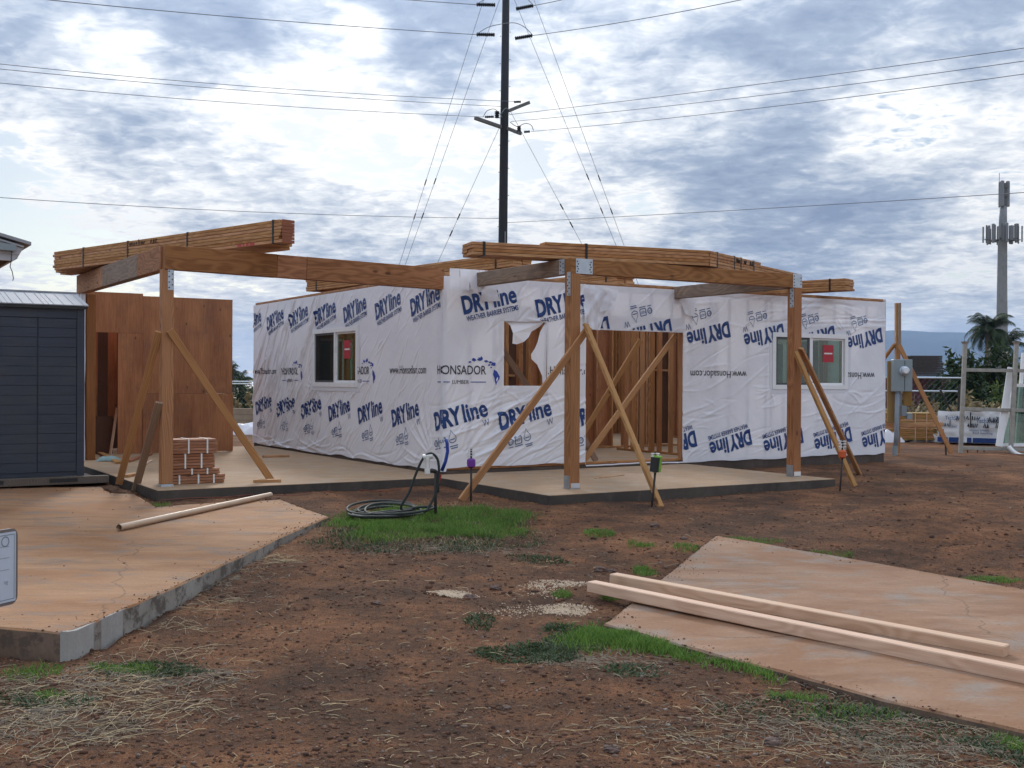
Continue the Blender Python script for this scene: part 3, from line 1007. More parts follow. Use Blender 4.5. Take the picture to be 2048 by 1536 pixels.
crease_field(75, -7.9, -4.6, 0.3, 2.6, 48, 66, 0.35, 1.1, 0.0095, 0.0218, 0.0084, 0.0204)
crease_field(75, -7.9, -4.2, 0.2, 1.6, 40, 62, 0.20, 0.6, 0.0082, 0.0163, 0.0060, 0.0132)
crease_field(87, -5.5, -0.2, 0.15, 1.3, 32, 60, 0.15, 0.5, 0.0082, 0.0150, 0.0042, 0.0102)
crease_field(75, -5.0, -0.2, 1.0, 2.7, 30, 65, 0.12, 0.45, 0.0082, 0.0163, 0.0036, 0.0084)
crease_field(27, -7.9, -0.4, 0.02, 0.16, -8, 16, 0.3, 0.9, 0.0095, 0.0190, 0.0060, 0.0132)
crease_field(60, 0.02, 2.4, 0.05, 1.0, 12, 38, 0.3, 1.0, 0.0095, 0.0204, 0.0048, 0.0114)
crease_field(45, 0.02, 2.4, 1.0, 2.7, 20, 80, 0.12, 0.5, 0.0095, 0.0204, 0.0036, 0.0090)
crease_field(17, 0.1, 2.3, 2.2, 2.75, 60, 120, 0.15, 0.45, 0.0082, 0.0163, 0.0024, 0.0060)
crease_field(45, 4.3, 9.0, 0.1, 1.1, -6, 30, 0.2, 0.7, 0.0095, 0.0218, 0.0024, 0.0060)
crease_field(56, 2.5, 9.0, 1.1, 2.7, 5, 55, 0.2, 0.7, 0.0095, 0.0231, 0.0024, 0.0066)
crease_field(17, 4.3, 9.0, 2.2, 2.7, -4, 10, 0.4, 1.1, 0.0122, 0.0238, 0.0036, 0.0084)
crease_field(15, 4.35, 5.1, 0.1, 2.0, -20, 30, 0.1, 0.35, 0.0082, 0.0163, 0.0024, 0.0066)
for k in range(11):        # folds pulled out of the bottom corner
    a = R(14 + 6 * k)
    crease(0.15 + 0.75 * math.cos(a), 0.05 + 0.75 * math.sin(a), a, 0.62, 0.020, 0.010 * (1 if k % 2 else -0.7), 0.1)
for k in range(8):
    a = R(100 + 7 * k)
    crease(-0.25 + 0.6 * math.cos(a), 0.1 + 0.6 * math.sin(a), a, 0.5, 0.018, 0.008 * (1 if k % 2 else -0.7), 0.1)
for (q, z) in ((1.0, 1.15), (1.75, 1.15), (1.75, 2.15), (-4.78, 1.12), (-2.85, 1.12), (6.25, 1.12), (8.06, 1.12), (8.06, 2.1), (4.36, 0.05)):
    for k in range(4):
        a = crs.uniform(0, 6.28)
        crease(q + 0.2 * math.cos(a), z + 0.2 * math.sin(a), a, 0.22, 0.016, 0.007, 0.2)


def skin_h(q, z):
    q, z = np.asarray(q, float), np.asarray(z, float)
    h = (fbm(q * 0.9 + 40, z * 0.9 + 9, 2) - 0.5) * 0.020 + (fbm(q * 7 + 4, z * 7, 2) - 0.5) * 0.006
    for (cq, cz, ca, sa, L, wd, A, k) in CREASE:
        dq, dz = q - cq, z - cz
        sel = (np.abs(dq) < L + 0.1) & (np.abs(dz) < L + 0.1)
        if not sel.any():
            continue
        l = dq[sel] * ca + dz[sel] * sa
        c_ = -dq[sel] * sa + dz[sel] * ca + k * (l * l) / max(L, 0.1)
        s = np.clip(1 - (l / L) ** 2, 0, 1)
        h[sel] += 1.45 * A * np.exp(-(c_ / wd) ** 2) * s
    # pulled tight at windows, plates and the corner
    tight = np.minimum(1, np.abs(q) / 0.12 + 0.15)
    for hq0, hq1, hz0, hz1 in (WIN_L, WIN_R):
        dx = np.maximum(np.maximum(hq0 - q, q - hq1), 0)
        dy = np.maximum(np.maximum(hz0 - z, z - hz1), 0)
        tight = np.minimum(tight, np.clip(np.hypot(dx, dy) / 0.12 - 0.2, 0.0, 1))
    return h * tight


def skin(q, z, off=0.0):
    """points on the wrapped face of the house"""
    q, z = np.asarray(q, float), np.asarray(z, float)
    h = skin_h(q, z) + 0.022 + off
    u = np.where(q < 0, -h, np.maximum(q, -h))
    v = np.where(q < 0, -q, -h)
    u = np.where((q >= 0) & (q < 0.03), q - h * (1 - q / 0.03), u)
    return np.stack([C0.x + UX.x * u + VX.x * v, C0.y + UX.y * u + VX.y * v, z], -1)


def grid_axis(a, b, step, brk):
    ks = sorted(set([a, b] + [x for x in brk if a < x < b]))
    out = []
    for i in range(len(ks) - 1):
        n = max(1, int(round((ks[i + 1] - ks[i]) / step)))
        out += list(np.linspace(ks[i], ks[i + 1], n + 1)[:-1])
    return np.array(out + [ks[-1]])


def wrap_piece(q0, q1, zlo, zhi, edge=None):
    qs = grid_axis(q0, q1, 0.015, [0.0, 0.03] + [h[i] for h in HOLES for i in (0, 1)])
    zs = grid_axis(zlo, zhi, 0.015, [h[i] for h in HOLES for i in (2, 3)])
    Q, Z = np.meshgrid(qs, zs)
    n, m = len(qs), len(zs)
    ids = np.arange(n * m).reshape(m, n)
    f = np.stack([ids[:-1, :-1].ravel(), ids[:-1, 1:].ravel(), ids[1:, 1:].ravel(), ids[1:, :-1].ravel()], 1)
    qc = (Q[:-1, :-1] + Q[1:, 1:]).ravel() / 2
    zc = (Z[:-1, :-1] + Z[1:, 1:]).ravel() / 2
    keep = np.ones(len(qc), bool)
    for h in HOLES:
        keep &= ~((qc > h[0]) & (qc < h[1]) & (zc > h[2]) & (zc < h[3]))
    Qe, Ze = Q.ravel(), Z.ravel()
    Zm = Ze.copy()
    low = Ze < 0.3           # wavy cut lower hem
    Zm = np.where(low, Ze + (fbm(Qe * 2.2, Qe * 0 + 3, 2) - 0.5) * 0.05 * (1 - Ze / 0.3), Zm)
    Zm = np.where(low & (Qe > 0.05) & (Qe < 2.43), Zm + 0.045 * (1 - Ze / 0.3), Zm)
    P = skin(Qe, Ze)
    P[:, 2] = Zm
    o = np_mesh('house_wrap', P, f[keep], M_WRAP, house, smooth=True)
    return o


WRAP_A = wrap_piece(-HL, 2.42, 0.0, HT - 0.05)
WRAP_B = wrap_piece(2.42, HW, -0.02, HT - 0.055)

# ---- lettering
_txt = {}


def text_tris(s, bold=0.0, ital=0.0):
    """unit text: cap height about 1, returns (verts(n,2), tris)"""
    key = (s, bold, ital)
    if key in _txt:
        return _txt[key]
    cu = bpy.data.curves.new('lettering', 'FONT')
    cu.body = s
    cu.size = 1.0
    cu.offset = bold
    cu.resolution_u = 3
    cu.shear = ital
    ob = bpy.data.objects.new('lettering', cu)
    COL.objects.link(ob)
    dg = bpy.context.evaluated_depsgraph_get()
    me = bpy.data.meshes.new_from_object(ob.evaluated_get(dg))
    bm = bmesh.new()
    bm.from_mesh(me)
    bmesh.ops.triangulate(bm, faces=bm.faces[:])
    for _ in range(5):
        es = [e for e in bm.edges if e.calc_length() > 0.10]
        if not es:
            break
        bmesh.ops.subdivide_edges(bm, edges=es, cuts=1)
        bmesh.ops.triangulate(bm, faces=bm.faces[:])
    bm.verts.ensure_lookup_table()
    V = np.array([(v.co.x, v.co.y) for v in bm.verts])
    F = np.array([[v.index for v in f.verts] for f in bm.faces])
    bm.free()
    bpy.data.objects.remove(ob)
    bpy.data.meshes.remove(me)
    bpy.data.curves.remove(cu)
    V = V / 0.70
    V[:, 0] -= V[:, 0].min()
    _txt[key] = (V, F)
    return _txt[key]


class Print:
    def __init__(self):
        self.V, self.F, self.n = [], [], 0

    def put(self, V, F):
        self.V.append(V)
        self.F.append(F + self.n)
        self.n += len(V)

    def text(self, s, x, y, cap, width=None, bold=0.0):
        V, F = text_tris(s, bold)
        sx = cap if width is None else width / max(1e-6, V[:, 0].max())
        self.put(V * np.array([sx, cap]) + np.array([x, y]), F)

    def rect(self, x0, y0, x1, y1):
        nx_ = max(2, int((x1 - x0) / 0.04) + 1)
        ny_ = max(2, int((y1 - y0) / 0.04) + 1)
        X, Y = np.meshgrid(np.linspace(x0, x1, nx_), np.linspace(y0, y1, ny_))
        ids = np.arange(nx_ * ny_).reshape(ny_, nx_)
        a, b, c_, d = ids[:-1, :-1].ravel(), ids[:-1, 1:].ravel(), ids[1:, 1:].ravel(), ids[1:, :-1].ravel()
        self.put(np.stack([X.ravel(), Y.ravel()], 1), np.concatenate([np.stack([a, b, c_], 1), np.stack([a, c_, d], 1)]))

    def blob(self, cx, cy, rx, ry, seed, n=14, spike=0.25):
        g = np.random.default_rng(seed)
        a = np.linspace(0, 2 * np.pi, n, endpoint=False)
        rr = 1 + spike * (g.random(n) - 0.5) * 2
        V = np.concatenate([[[cx, cy]], np.stack([cx + rx * rr * np.cos(a), cy + ry * rr * np.sin(a)], 1)])
        self.put(V, np.array([[0, i + 1, (i + 1) % n + 1] for i in range(n)]))

    def ring(self, pts, t):
        pts = np.array(pts, float)
        c_ = pts.mean(0)
        inn = c_ + (pts - c_) * (1 - t)
        n = len(pts)
        V = np.concatenate([pts, inn])
        F = []
        for i in range(n):
            j = (i + 1) % n
            F += [[i, j, n + j], [i, n + j, n + i]]
        self.put(V, np.array(F))

    def on_skin(self, q, z, rot, m, off=0.006, name='printed_logo'):
        V, F = np.concatenate(self.V), np.concatenate(self.F)
        c_, s_ = math.cos(rot), math.sin(rot)
        Q = q + V[:, 0] * c_ - V[:, 1] * s_
        Z = z + V[:, 0] * s_ + V[:, 1] * c_
        qc, zc = Q[F].mean(1), Z[F].mean(1)
        keep = (zc < HT - 0.065) & (zc > 0.02) & (qc > -HL + 0.01) & (qc < HW - 0.01)
        for h in HOLES:
            keep &= ~((qc > h[0] - 0.02) & (qc < h[1] + 0.02) & (zc > h[2] - 0.02) & (zc < h[3] + 0.02))
        if self.side:
            keep &= (qc < 2.40) if self.side == 'A' else (qc > 2.44)
        F = F[keep]
        if not len(F):
            return None
        used, inv = np.unique(F, return_inverse=True)
        P = skin(Q[used], Z[used], off)
        me_o = np_mesh(name, P, inv.reshape(F.shape), m, WRAP_A if self.side == 'A' else WRAP_B, smooth=True)
        return me_o

    side = None


def logo(q, z, rot, side, sub=True):
    p = Print(); p.side = side
    p.text('DRY', 0, 0, 0.24, 0.49, 0.045)
    p.text('line', 0.515, 0.0, 0.25, 0.40, 0.028)
    if sub:
        p.text('WEATHER BARRIER SYSTEMS', 0.03, -0.115, 0.072, 0.88, 0.016)
    else:
        p.text('W', 0.80, -0.14, 0.10, 0.11, -0.008)
    p.on_skin(q, z, rot, M_BLUE)


def icons(q, z, rot, side):
    p = Print(); p.side = side
    a = np.linspace(0, 2 * np.pi, 18, endpoint=False)
    p.ring(np.stack([0.20 + 0.05 * np.cos(a), 0.06 + 0.05 * np.sin(a)], 1), 0.35)
    p.rect(0.16, -0.025, 0.24, -0.012)
    p.ring([(0.28, 0.0), (0.39, 0.0), (0.40, 0.02), (0.40, 0.10), (0.39, 0.12), (0.28, 0.12), (0.27, 0.10), (0.27, 0.02)], 0.22)
    p.text('NSF', 0.29, 0.04, 0.045, 0.09, 0.01)
    p.rect(0.27, -0.03, 0.40, -0.015)
    drop = [(0.50, 0.20), (0.52, 0.15), (0.55, 0.10), (0.565, 0.06), (0.55, 0.02), (0.50, 0.0), (0.45, 0.02), (0.435, 0.06), (0.45, 0.10), (0.48, 0.15)]
    p.ring(drop, 0.16)
    p.rect(0.46, 0.05, 0.54, 0.065)
    p.rect(0.44, -0.045, 0.57, -0.03)
    p.rect(0.45, -0.075, 0.56, -0.06)
    p.text('EER', 0.17, 0.05, 0.025, 0.06, 0.0)
    p.on_skin(q, z, rot, M_LBLUE, name='printed_icons')


def brand(q, z, rot, side):
    p = Print(); p.side = side
    p.text('HONSADOR', 0, 0, 0.125, 0.80, 0.008)
    p.text('LUMBER', 0.25, -0.135, 0.055, 0.27, 0.0)
    p.on_skin(q, z, rot, M_INK, name='printed_name')
    p = Print(); p.side = side
    p.rect(0.0, -0.115, 0.22, -0.103)
    p.rect(0.55, -0.115, 0.80, -0.103)
    for i, (x, y, rx, ry) in enumerate([(0.53, 0.175, 0.020, 0.013), (0.60, 0.205, 0.034, 0.024), (0.70, 0.215, 0.040, 0.026), (0.72, 0.235, 0.018, 0.018), (0.80, 0.185, 0.030, 0.016), (0.87, 0.175, 0.025, 0.015), (0.92, 0.15, 0.040, 0.028), (0.85, 0.135, 0.018, 0.014), (0.88, 0.10, 0.012, 0.012)]):
        p.blob(x, y, rx, ry, i + 5, spike=0.3)
    p.put(np.array([[0.93, 0.07], [0.98, 0.045], [1.03, -0.03], [1.02, -0.07], [0.985, -0.10], [0.96, -0.155], [0.945, -0.10], [0.94, -0.05], [0.915, 0.0]]), np.array([[0, 1, 8], [1, 2, 8], [2, 3, 7], [2, 7, 8], [3, 4, 6], [3, 6, 7], [4, 5, 6]]))
    p.on_skin(q, z, rot, M_ISL, name='printed_islands')


def web(q, z, rot, side):
    p = Print(); p.side = side
    p.text('www.Honsador.com', 0, 0, 0.120, 1.20, 0.004)
    p.on_skin(q, z, rot, M_INK, name='printed_address')


TILT = R(13)
for k in range(-7, 3):
    logo(0.31 + 1.24 * k, 2.20, TILT, 'A')
    logo(-0.315 + 1.24 * k + (0.145 if k == 0 else 0), 0.56, TILT, 'A', sub=False)
    icons(-0.33 + 1.24 * k, 0.27, TILT, 'A')
for k in range(-3, 1):
    brand(-0.13 + 3.08 * k + (0.012 if k == 0 else 0), 1.35, 0.0, 'A')
    web(1.42 + 3.08 * k, 1.36, 0.0, 'A')
for k in range(-2, 6):
    q = 4.33 + 1.22 * k
    logo(q + 0.93, 2.24, TILT + math.pi, 'B', sub=False)
    icons(q + 0.70, 2.47, TILT + math.pi, 'B')
    logo(4.85 + 1.19 * k + 0.90, 0.47, TILT + math.pi, 'B')
for k in range(0, 3):
    web(4.45 + 3.08 * k + 1.22, 1.44, math.pi, 'B')
    brand(4.45 + 3.08 * k + 3.05 - 0.10, 1.43, math.pi, 'B')


# ---- loose wrap
def cloth(name, pts_uv, m, parent, n=14, amp=0.02, f=9.0, seed=1, thick=None):
    """a bent sheet over four corners a,b,c,d (world points)"""
    a, b, c_, d = [np.array(p) for p in pts_uv]
    s, t = np.meshgrid(np.linspace(0, 1, n), np.linspace(0, 1, n))
    P = (a[None, None] * ((1 - s) * (1 - t))[..., None] + b * (s * (1 - t))[..., None] + c_ * (s * t)[..., None] + d * ((1 - s) * t)[..., None])
    nr = np.cross(b - a, d - a)
    nr = nr / np.linalg.norm(nr)
    hh = (fbm(s * f * 0.5 + seed * 7, t * f * 0.35 + seed * 3, 3) - 0.5) * 2 * amp
    P = P + nr * hh[..., None]
    ids = np.arange(n * n).reshape(n, n)
    F = np.stack([ids[:-1, :-1].ravel(), ids[:-1, 1:].ravel(), ids[1:, 1:].ravel(), ids[1:, :-1].ravel()], 1)
    return np_mesh(name, P.reshape(-1, 3), F, m, parent, smooth=True)


hp = lambda u, v, z: np.array(H(u, v, z))
cloth('wrap_flap', (hp(2.36, -0.05, 2.05), hp(2.62, -0.10, 2.03), hp(2.80, -0.20, 2.62), hp(2.36, -0.05, 2.66)), M_WRAP, WRAP_A, 20, 0.06, 8, 2)
cloth('wrap_flap', (hp(2.60, -0.10, 2.30), hp(2.78, -0.22, 2.34), hp(2.84, -0.26, 2.63), hp(2.52, -0.10, 2.70)), M_WRAP, WRAP_A, 14, 0.05, 6, 5)
p = Print(); p.side = None
# torn pieces left in the small window opening
mb = MB()
def tri_fan(pts, seed):
    b = MB()
    b.poly([H(u, -0.005 + 0.02 * math.sin(seed + i * 1.7), z) for i, (u, z) in enumerate(pts)])
    return b.build('torn_wrap', M_WRAP, WRAP_A)
tri_fan([(1.02, 2.12), (1.10, 2.06), (1.13, 1.95), (1.13, 1.80), (1.22, 1.79), (1.33, 1.83), (1.40, 1.90), (1.46, 1.98), (1.60, 2.05), (1.66, 2.12)], 1)
tri_fan([(1.72, 1.19), (1.72, 2.12), (1.70, 2.12), (1.62, 1.98), (1.56, 1.83), (1.51, 1.74), (1.46, 1.65), (1.47, 1.58), (1.55, 1.50), (1.64, 1.34), (1.67, 1.22)], 3)
# wrap tucked over the end of the patio beam
for k in range(4):
    x0 = 0.02 + 0.155 * k - 0.08
    cloth('wrap_tab', (hp(x0, -0.30 - 0.012 * k, 2.52), hp(x0 + 0.148, -0.31, 2.51), hp(x0 + 0.150, -0.30, 2.80), hp(x0, -0.30, 2.80)), M_WRAP, WRAP_A, 8, 0.018, 5, 11 + k)
cloth('wrap_tab', (hp(0.58, -0.06, 2.38), hp(0.88, -0.06, 2.40), hp(0.80, -0.08, 2.60), hp(0.55, -0.08, 2.62)), M_WRAP, WRAP_A, 8, 0.03, 5, 31)
cloth('wrap_tab', (hp(4.32, -0.05, 2.33), hp(4.50, -0.07, 2.30), hp(4.55, -0.06, 2.57), hp(4.22, -0.06, 2.58)), M_WRAP, WRAP_B, 8, 0.03, 5, 33)


# ---- windows
def window(p_of, a0, a1, z0, z1, left_dark, label, screen=True):
    """p_of(a, d, z): d outwards. slider with two sashes"""
    def bx(b, A0, A1, Z0, Z1, d0, d1, mi=0):
        c8 = [p_of(A, D, Z) for Z in (Z0, Z1) for A, D in ((A0, d0), (A1, d0), (A1, d1), (A0, d1))]
        b.add(c8, [(0, 3, 2, 1), (4, 5, 6, 7), (0, 1, 5, 4), (1, 2, 6, 5), (2, 3, 7, 6), (3, 0, 4, 7)], mi)
    b = MB()
    fw = 0.055
    bx(b, a0 - 0.03, a1 + 0.03, z0 - 0.03, z0 + fw - 0.01, -0.05, 0.036)
    bx(b, a0 - 0.03, a1 + 0.03, z1 - fw + 0.01, z1 + 0.03, -0.05, 0.036)
    bx(b, a0 - 0.03, a0 + fw - 0.01, z0 + fw - 0.01, z1 - fw + 0.01, -0.05, 0.036)
    bx(b, a1 - fw + 0.01, a1 + 0.03, z0 + fw - 0.01, z1 - fw + 0.01, -0.05, 0.036)
    mid_ = (a0 + a1) / 2
    bx(b, mid_ - 0.03, mid_ + 0.03, z0 + fw - 0.01, z1 - fw + 0.01, -0.03, 0.028)
    fr = b.build('window', M_VINYL, house, bevel=0.004)
    fr['label'] = label
    # flashing tape flange
    b = MB()
    for (A0, A1, Z0, Z1) in ((a0 - 0.10, a1 + 0.10, z0 - 0.10, z0 - 0.031), (a0 - 0.10, a1 + 0.10, z1 + 0.031, z1 + 0.10), (a0 - 0.10, a0 - 0.031, z0 - 0.031, z1 + 0.031), (a1 + 0.031, a1 + 0.10, z0 - 0.031, z1 + 0.031)):
        bx(b, A0, A1, Z0, Z1, 0.0225, 0.026)
    b.build('flashing', M_FLASH, fr)
    for (A0, A1, dark) in ((a0 + fw, mid_ - 0.03, left_dark), (mid_ + 0.03, a1 - fw, not left_dark)):
        b = MB()
        s = 0.035
        Z0, Z1 = z0 + fw - 0.01, z1 - fw + 0.01
        dd = 0.018 if dark else 0.004
        for r_ in ((A0, A1, Z0, Z0 + s), (A0, A1, Z1 - s, Z1), (A0, A0 + s, Z0 + s, Z1 - s), (A1 - s, A1, Z0 + s, Z1 - s)):
            bx(b, *r_, dd - 0.02, dd)
        b.build('sash', M_SASH if dark else M_VINYL, fr)
        b = MB()
        bx(b, A0 + s, A1 - s, Z0 + s, Z1 - s, dd - 0.012, dd - 0.007)
        b.build('pane', M_GLASSD if dark and screen else M_GLASS, fr)
        if not dark:
            b = MB()
            c_ = (A0 + A1) / 2 + 0.02
            bx(b, c_ - 0.13, c_ + 0.13, z0 + 0.44, z0 + 0.74, dd - 0.005, dd - 0.003)
            b.build('sticker', M_STICK, fr)
            b = MB()
            bx(b, c_ - 0.10, c_ + 0.10, z0 + 0.58, z0 + 0.605, dd - 0.0025, dd - 0.0015)
            b.build('sticker_print', M_STRAPW, fr)
    return fr


M_FLASH = plain('pale flashing tape', (0.70, 0.70, 0.74), 0.4, var=0.03)
window(lambda a, d, z: H(-d, -a, z), WIN_L[0], WIN_L[1], WIN_L[2], WIN_L[3], True, 'white sliding window in the left wall, red sticker on right pane')
window(lambda a, d, z: H(a, -d, z), WIN_R[0], WIN_R[1], WIN_R[2], WIN_R[3], True, 'white sliding window at the right end, behind the porch post', False)
window(lambda a, d, z: H(a, HL + d, z), *WIN_B2, True, 'white sliding window in the back wall')
window(lambda a, d, z: H(a, HL + d, z), *WIN_B1, True, 'white sliding window in the back wall, further left')
window(lambda a, d, z: H(HW + d, a, z), *WIN_S, True, 'white sliding window in the right side wall')

# ================================================================== PORCH AND PATIO FRAMES
def plate(parent, u0, u1, v0, v1, z0, z1, holes=None, face='v'):
    """steel bracket plate with nail heads"""
    o = MB().hbox(u0, u1, v0, v1, z0, z1).build('bracket', M_GALV, parent, bevel=0.0015)
    nb = MB()
    cs = holes or []
    for a, z in cs:
        if face == 'v':
            lathe(nb, H(a, v0 - 0.0, z), [(0.009, 0), (0.009, 0.004), (0.004, 0.006)], 7, -VX)
        else:
            lathe(nb, H(u0, a, z), [(0.009, 0), (0.009, 0.004), (0.004, 0.006)], 7, -UX)
    if cs:
        nb.build('nail', M_RUST, o)
    return o


BT, BB = 2.765, 2.575
PU, PV = (0.43, 4.19), -2.55
porch = thing('porch_frame', 'open porch frame of two square posts and beams with steel brackets', 'porch frame', H(PU[0], PV, ZP))
PS = 0.14
for i, u in enumerate(PU):
    plank('post', H(u, PV, ZP + 0.012), H(u, PV, BB - 0.001), PS, PS, M_POST, porch, side=UX)
    b = MB().hbox(u - 0.075, u + 0.075, PV - 0.075, PV + 0.075, ZP, ZP + 0.011)
    b.hbox(u - 0.076, u - 0.071, PV - 0.06, PV + 0.06, ZP + 0.011, ZP + 0.16)
    b.hbox(u + 0.071, u + 0.076, PV - 0.06, PV + 0.06, ZP + 0.011, ZP + 0.16)
    b.build('post_base', M_GALVD, porch)
    b = MB().hbox(u - 0.06, u + 0.066, PV - 0.0735, PV - 0.0705, ZP + 0.012, ZP + 0.07)
    b.build('post_base', M_STRAPW if i else M_FASCIA, porch)
    for _ in range(1):
        hz_ = [(PV - 0.03 + 0.03 * (k % 2), BB - 0.04 - 0.035 * k) for k in range(7)]
        plate(porch, u - 0.0735, u - 0.0705, PV - 0.055, PV + 0.02, BB - 0.27, BB + 0.02, hz_, 'u')
# front beam and the two weathered side beams
plank('beam', H(PU[0] - 0.07, PV, (BT + BB) / 2), H(PU[1] + 0.07, PV, (BT + BB) / 2), 0.13, BT - BB, M_BEAM, porch)
for u in PU:
    plank('beam', H(u, PV + 0.068, (BT + BB) / 2 - 0.001), H(u, 0.14, (BT + BB) / 2 - 0.001), 0.13, BT - BB - 0.004, M_GREYW, porch)
u = PU[0]
nails = [(u - 0.05 + 0.15 * (k % 2) + 0.02 * (k % 3), BB + 0.025 + 0.022 * k) for k in range(7)]
plate(porch, u + 0.0, u + 0.25, PV - 0.0685, PV - 0.0655, BB + 0.002, BT - 0.004, [(u + 0.02 + 0.014 * (k % 2) + (0.19 if k > 4 else 0), BB + 0.03 + 0.03 * (k % 5)) for k in range(10)])
plate(porch, u - 0.0755, u - 0.0725, PV + 0.075, PV + 0.19, BB + 0.002, BT - 0.004, [(PV + 0.10 + 0.06 * (k % 2), BB + 0.03 + 0.025 * k) for k in range(6)], 'u')
u = PU[1]
plate(porch, u - 0.10, u + 0.073, PV - 0.0685, PV - 0.0655, BB + 0.002, BT + 0.004, [(u - 0.08 + 0.13 * (k % 2), BB + 0.03 + 0.022 * k) for k in range(7)])
plate(porch, u + 0.0725, u + 0.0755, PV - 0.06, PV + 0.19, BB + 0.002, BT + 0.004)

# patio frame on the left
LU, LV = -3.80, 0.06
patio = thing('patio_frame', 'patio frame of square posts carrying deep brown plywood faced beams', 'patio frame', H(LU, LV, ZP))
zb_l, zt_l = 2.60, 2.895
plank('post', H(LU, LV, ZP + 0.03), H(LU, LV, zb_l), PS, PS, M_POST, patio, side=UX)
MB().hbox(LU - 0.075, LU + 0.075, LV - 0.075, LV + 0.075, ZP, ZP + 0.029).build('post_base', M_GALV, patio)
plate(patio, LU - 0.005, LU + 0.065, LV - 0.0735, LV - 0.0705, zb_l - 0.25, zb_l + 0.01, [(LU + 0.01 + 0.04 * (k % 2), zb_l - 0.22 + 0.033 * k) for k in range(7)])
plank('post', H(LU + 0.12, 5.13, ZP), H(LU + 0.12, 5.13, zb_l + 0.01), PS, PS, M_POST, patio, side=UX)
# front beam in spliced lengths, falling slightly to the house
def fb(u):
    k = (u - LU) / 3.9
    return Vector((0, 0, -0.075 * k))
zm = (zb_l + zt_l) / 2
us = [LU - 0.04, -2.42, -2.02, 0.0]
for i in range(3):
    plank('beam', H(us[i], LV - 0.02, zm) + fb(us[i]), H(us[i + 1] - 0.003, LV - 0.02, zm) + fb(us[i + 1]), 0.13, zt_l - zb_l - 0.004 * (i == 1), M_BEAM if i != 1 else M_POST, patio)
vs_ = [LV + 0.05, 1.3, 3.4, 5.3]
for i in range(3):
    plank('beam', H(LU, vs_[i], zm + 0.02 * vs_[i] / 5), H(LU, vs_[i + 1] - 0.003, zm + 0.02 * vs_[i + 1] / 5), 0.13, zt_l - zb_l, M_BEAM if i != 1 else M_GREYW, patio)

# left wing of the house: plywood wall, side wall with wrap
wing = thing('house_wing', 'plywood sheathed wing wall of the unfinished house behind the patio post', 'house wing', H(LU, 6.2, ZP))
VY = 6.25
def ply(u0, u1, z0, z1, v=VY, m=M_PLY, lean=0.0):
    b = MB().hbox(u0, u1, v, v + 0.018, z0, z1)
    return b.build('plywood_sheet', m, wing, origin=H(u0, v, z0))
ply(-2.58, -1.00, 1.0, 2.70)
ply(-2.58, -0.98, ZP + 0.01, 0.995, VY - 0.022)
ply(-3.58, -2.583, 2.05, 2.74)
ply(-3.0, -2.583, ZP + 0.01, 2.045)
MB().hbox(-1.03, -0.985, VY + 0.02, VY + 0.12, ZP, 2.7).build('stud', M_STUD, wing)
MB().hbox(-3.60, -0.985, VY + 0.02, VY + 0.11, 2.66, 2.7).build('top_plate', M_STUD, wing)
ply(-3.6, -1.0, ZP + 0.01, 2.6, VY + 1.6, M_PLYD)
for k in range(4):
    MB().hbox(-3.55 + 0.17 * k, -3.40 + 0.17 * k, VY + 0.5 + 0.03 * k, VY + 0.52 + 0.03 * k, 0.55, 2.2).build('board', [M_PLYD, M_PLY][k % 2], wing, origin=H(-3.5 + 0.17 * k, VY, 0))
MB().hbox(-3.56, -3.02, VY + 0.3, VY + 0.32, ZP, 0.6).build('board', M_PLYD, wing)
plank('board', H(-3.12, VY + 0.02, ZP), H(-2.98, VY + 0.14, 0.75), 0.05, 0.02, M_FIRL, wing)
MB().hbox(LU - 0.03, LU + 0.05, 5.25, 13.0, ZP, 2.62).build('side_wall', M_PLY, wing)
MB().hbox(LU - 0.035, LU + 0.055, 5.25, 13.0, 2.622, 2.66).build('top_plate', M_STUD, wing)
hw = lambda v, z, o=0.05: np.array(H(LU - o, v, z))
cloth('house_wrap', (hw(13.0, ZP), hw(5.18, ZP), hw(5.18, 2.66), hw(13.0, 2.66)), M_WRAP, wing, 40, 0.03, 14, 4)
cloth('house_wrap', (hw(5.17, ZP), np.array(H(LU + 0.02, 5.03, ZP)), np.array(H(LU + 0.02, 5.03, 2.62)), hw(5.17, 2.64)), M_WRAP, wing, 14, 0.02, 9, 6)

# ================================================================== BRACES
def brace(px0, d0, px1, z1, w_, t_, m, label, z0=None, roll=0.0, side=None):
    a = Vector(d0)
    b = Vector(z1)
    o = plank('brace_board', a, b, w_, t_, m, None, roll=roll, side=side)
    return tag(o, label, 'brace', 'brace boards propping the posts')


face = Vector((0, -1, 0.0))
def on_post(u, v, du, dv, z):
    return H(u + du, v + dv, z)
G = lambda x, y: gg(x, y) + Vector((0, 0, 0.01))
brace(0, H(LU + 0.01, LV - 0.10, 1.86), 0, G(553, 978), 0.089, 0.038, M_BRACE, 'tan brace board from left patio post slanting down right across the plywood', side=Vector((1, 0.5, 1)))
brace(0, H(LU - 0.095, LV - 0.02, 1.84), 0, gp(238, 968, ZP - 0.05), 0.089, 0.038, M_BRACE, 'narrow brace board leaning left off the patio post, longer one', side=Vector((1, 0.2, 0)))
brace(0, H(LU - 0.11, LV - 0.10, 0.98), 0, G(270, 984), 0.089, 0.038, M_BRACEG, 'short grey brace board leaning left against the foot of the patio post', side=Vector((1, 0.4, 0)))
brace(0, H(PU[0] + 0.17, PV - 0.115, 1.93), 0, G(922, 1003), 0.089, 0.038, M_BRACE, 'long brace board from first porch post down left to the dirt', side=Vector((1, 0.4, 1)))
brace(0, H(PU[0] + 0.085, PV - 0.155, 1.96), 0, G(1322, 1016), 0.089, 0.038, M_BRACE, 'tan brace board from first porch post down right across the doorway', side=Vector((1, 0.4, -1)))
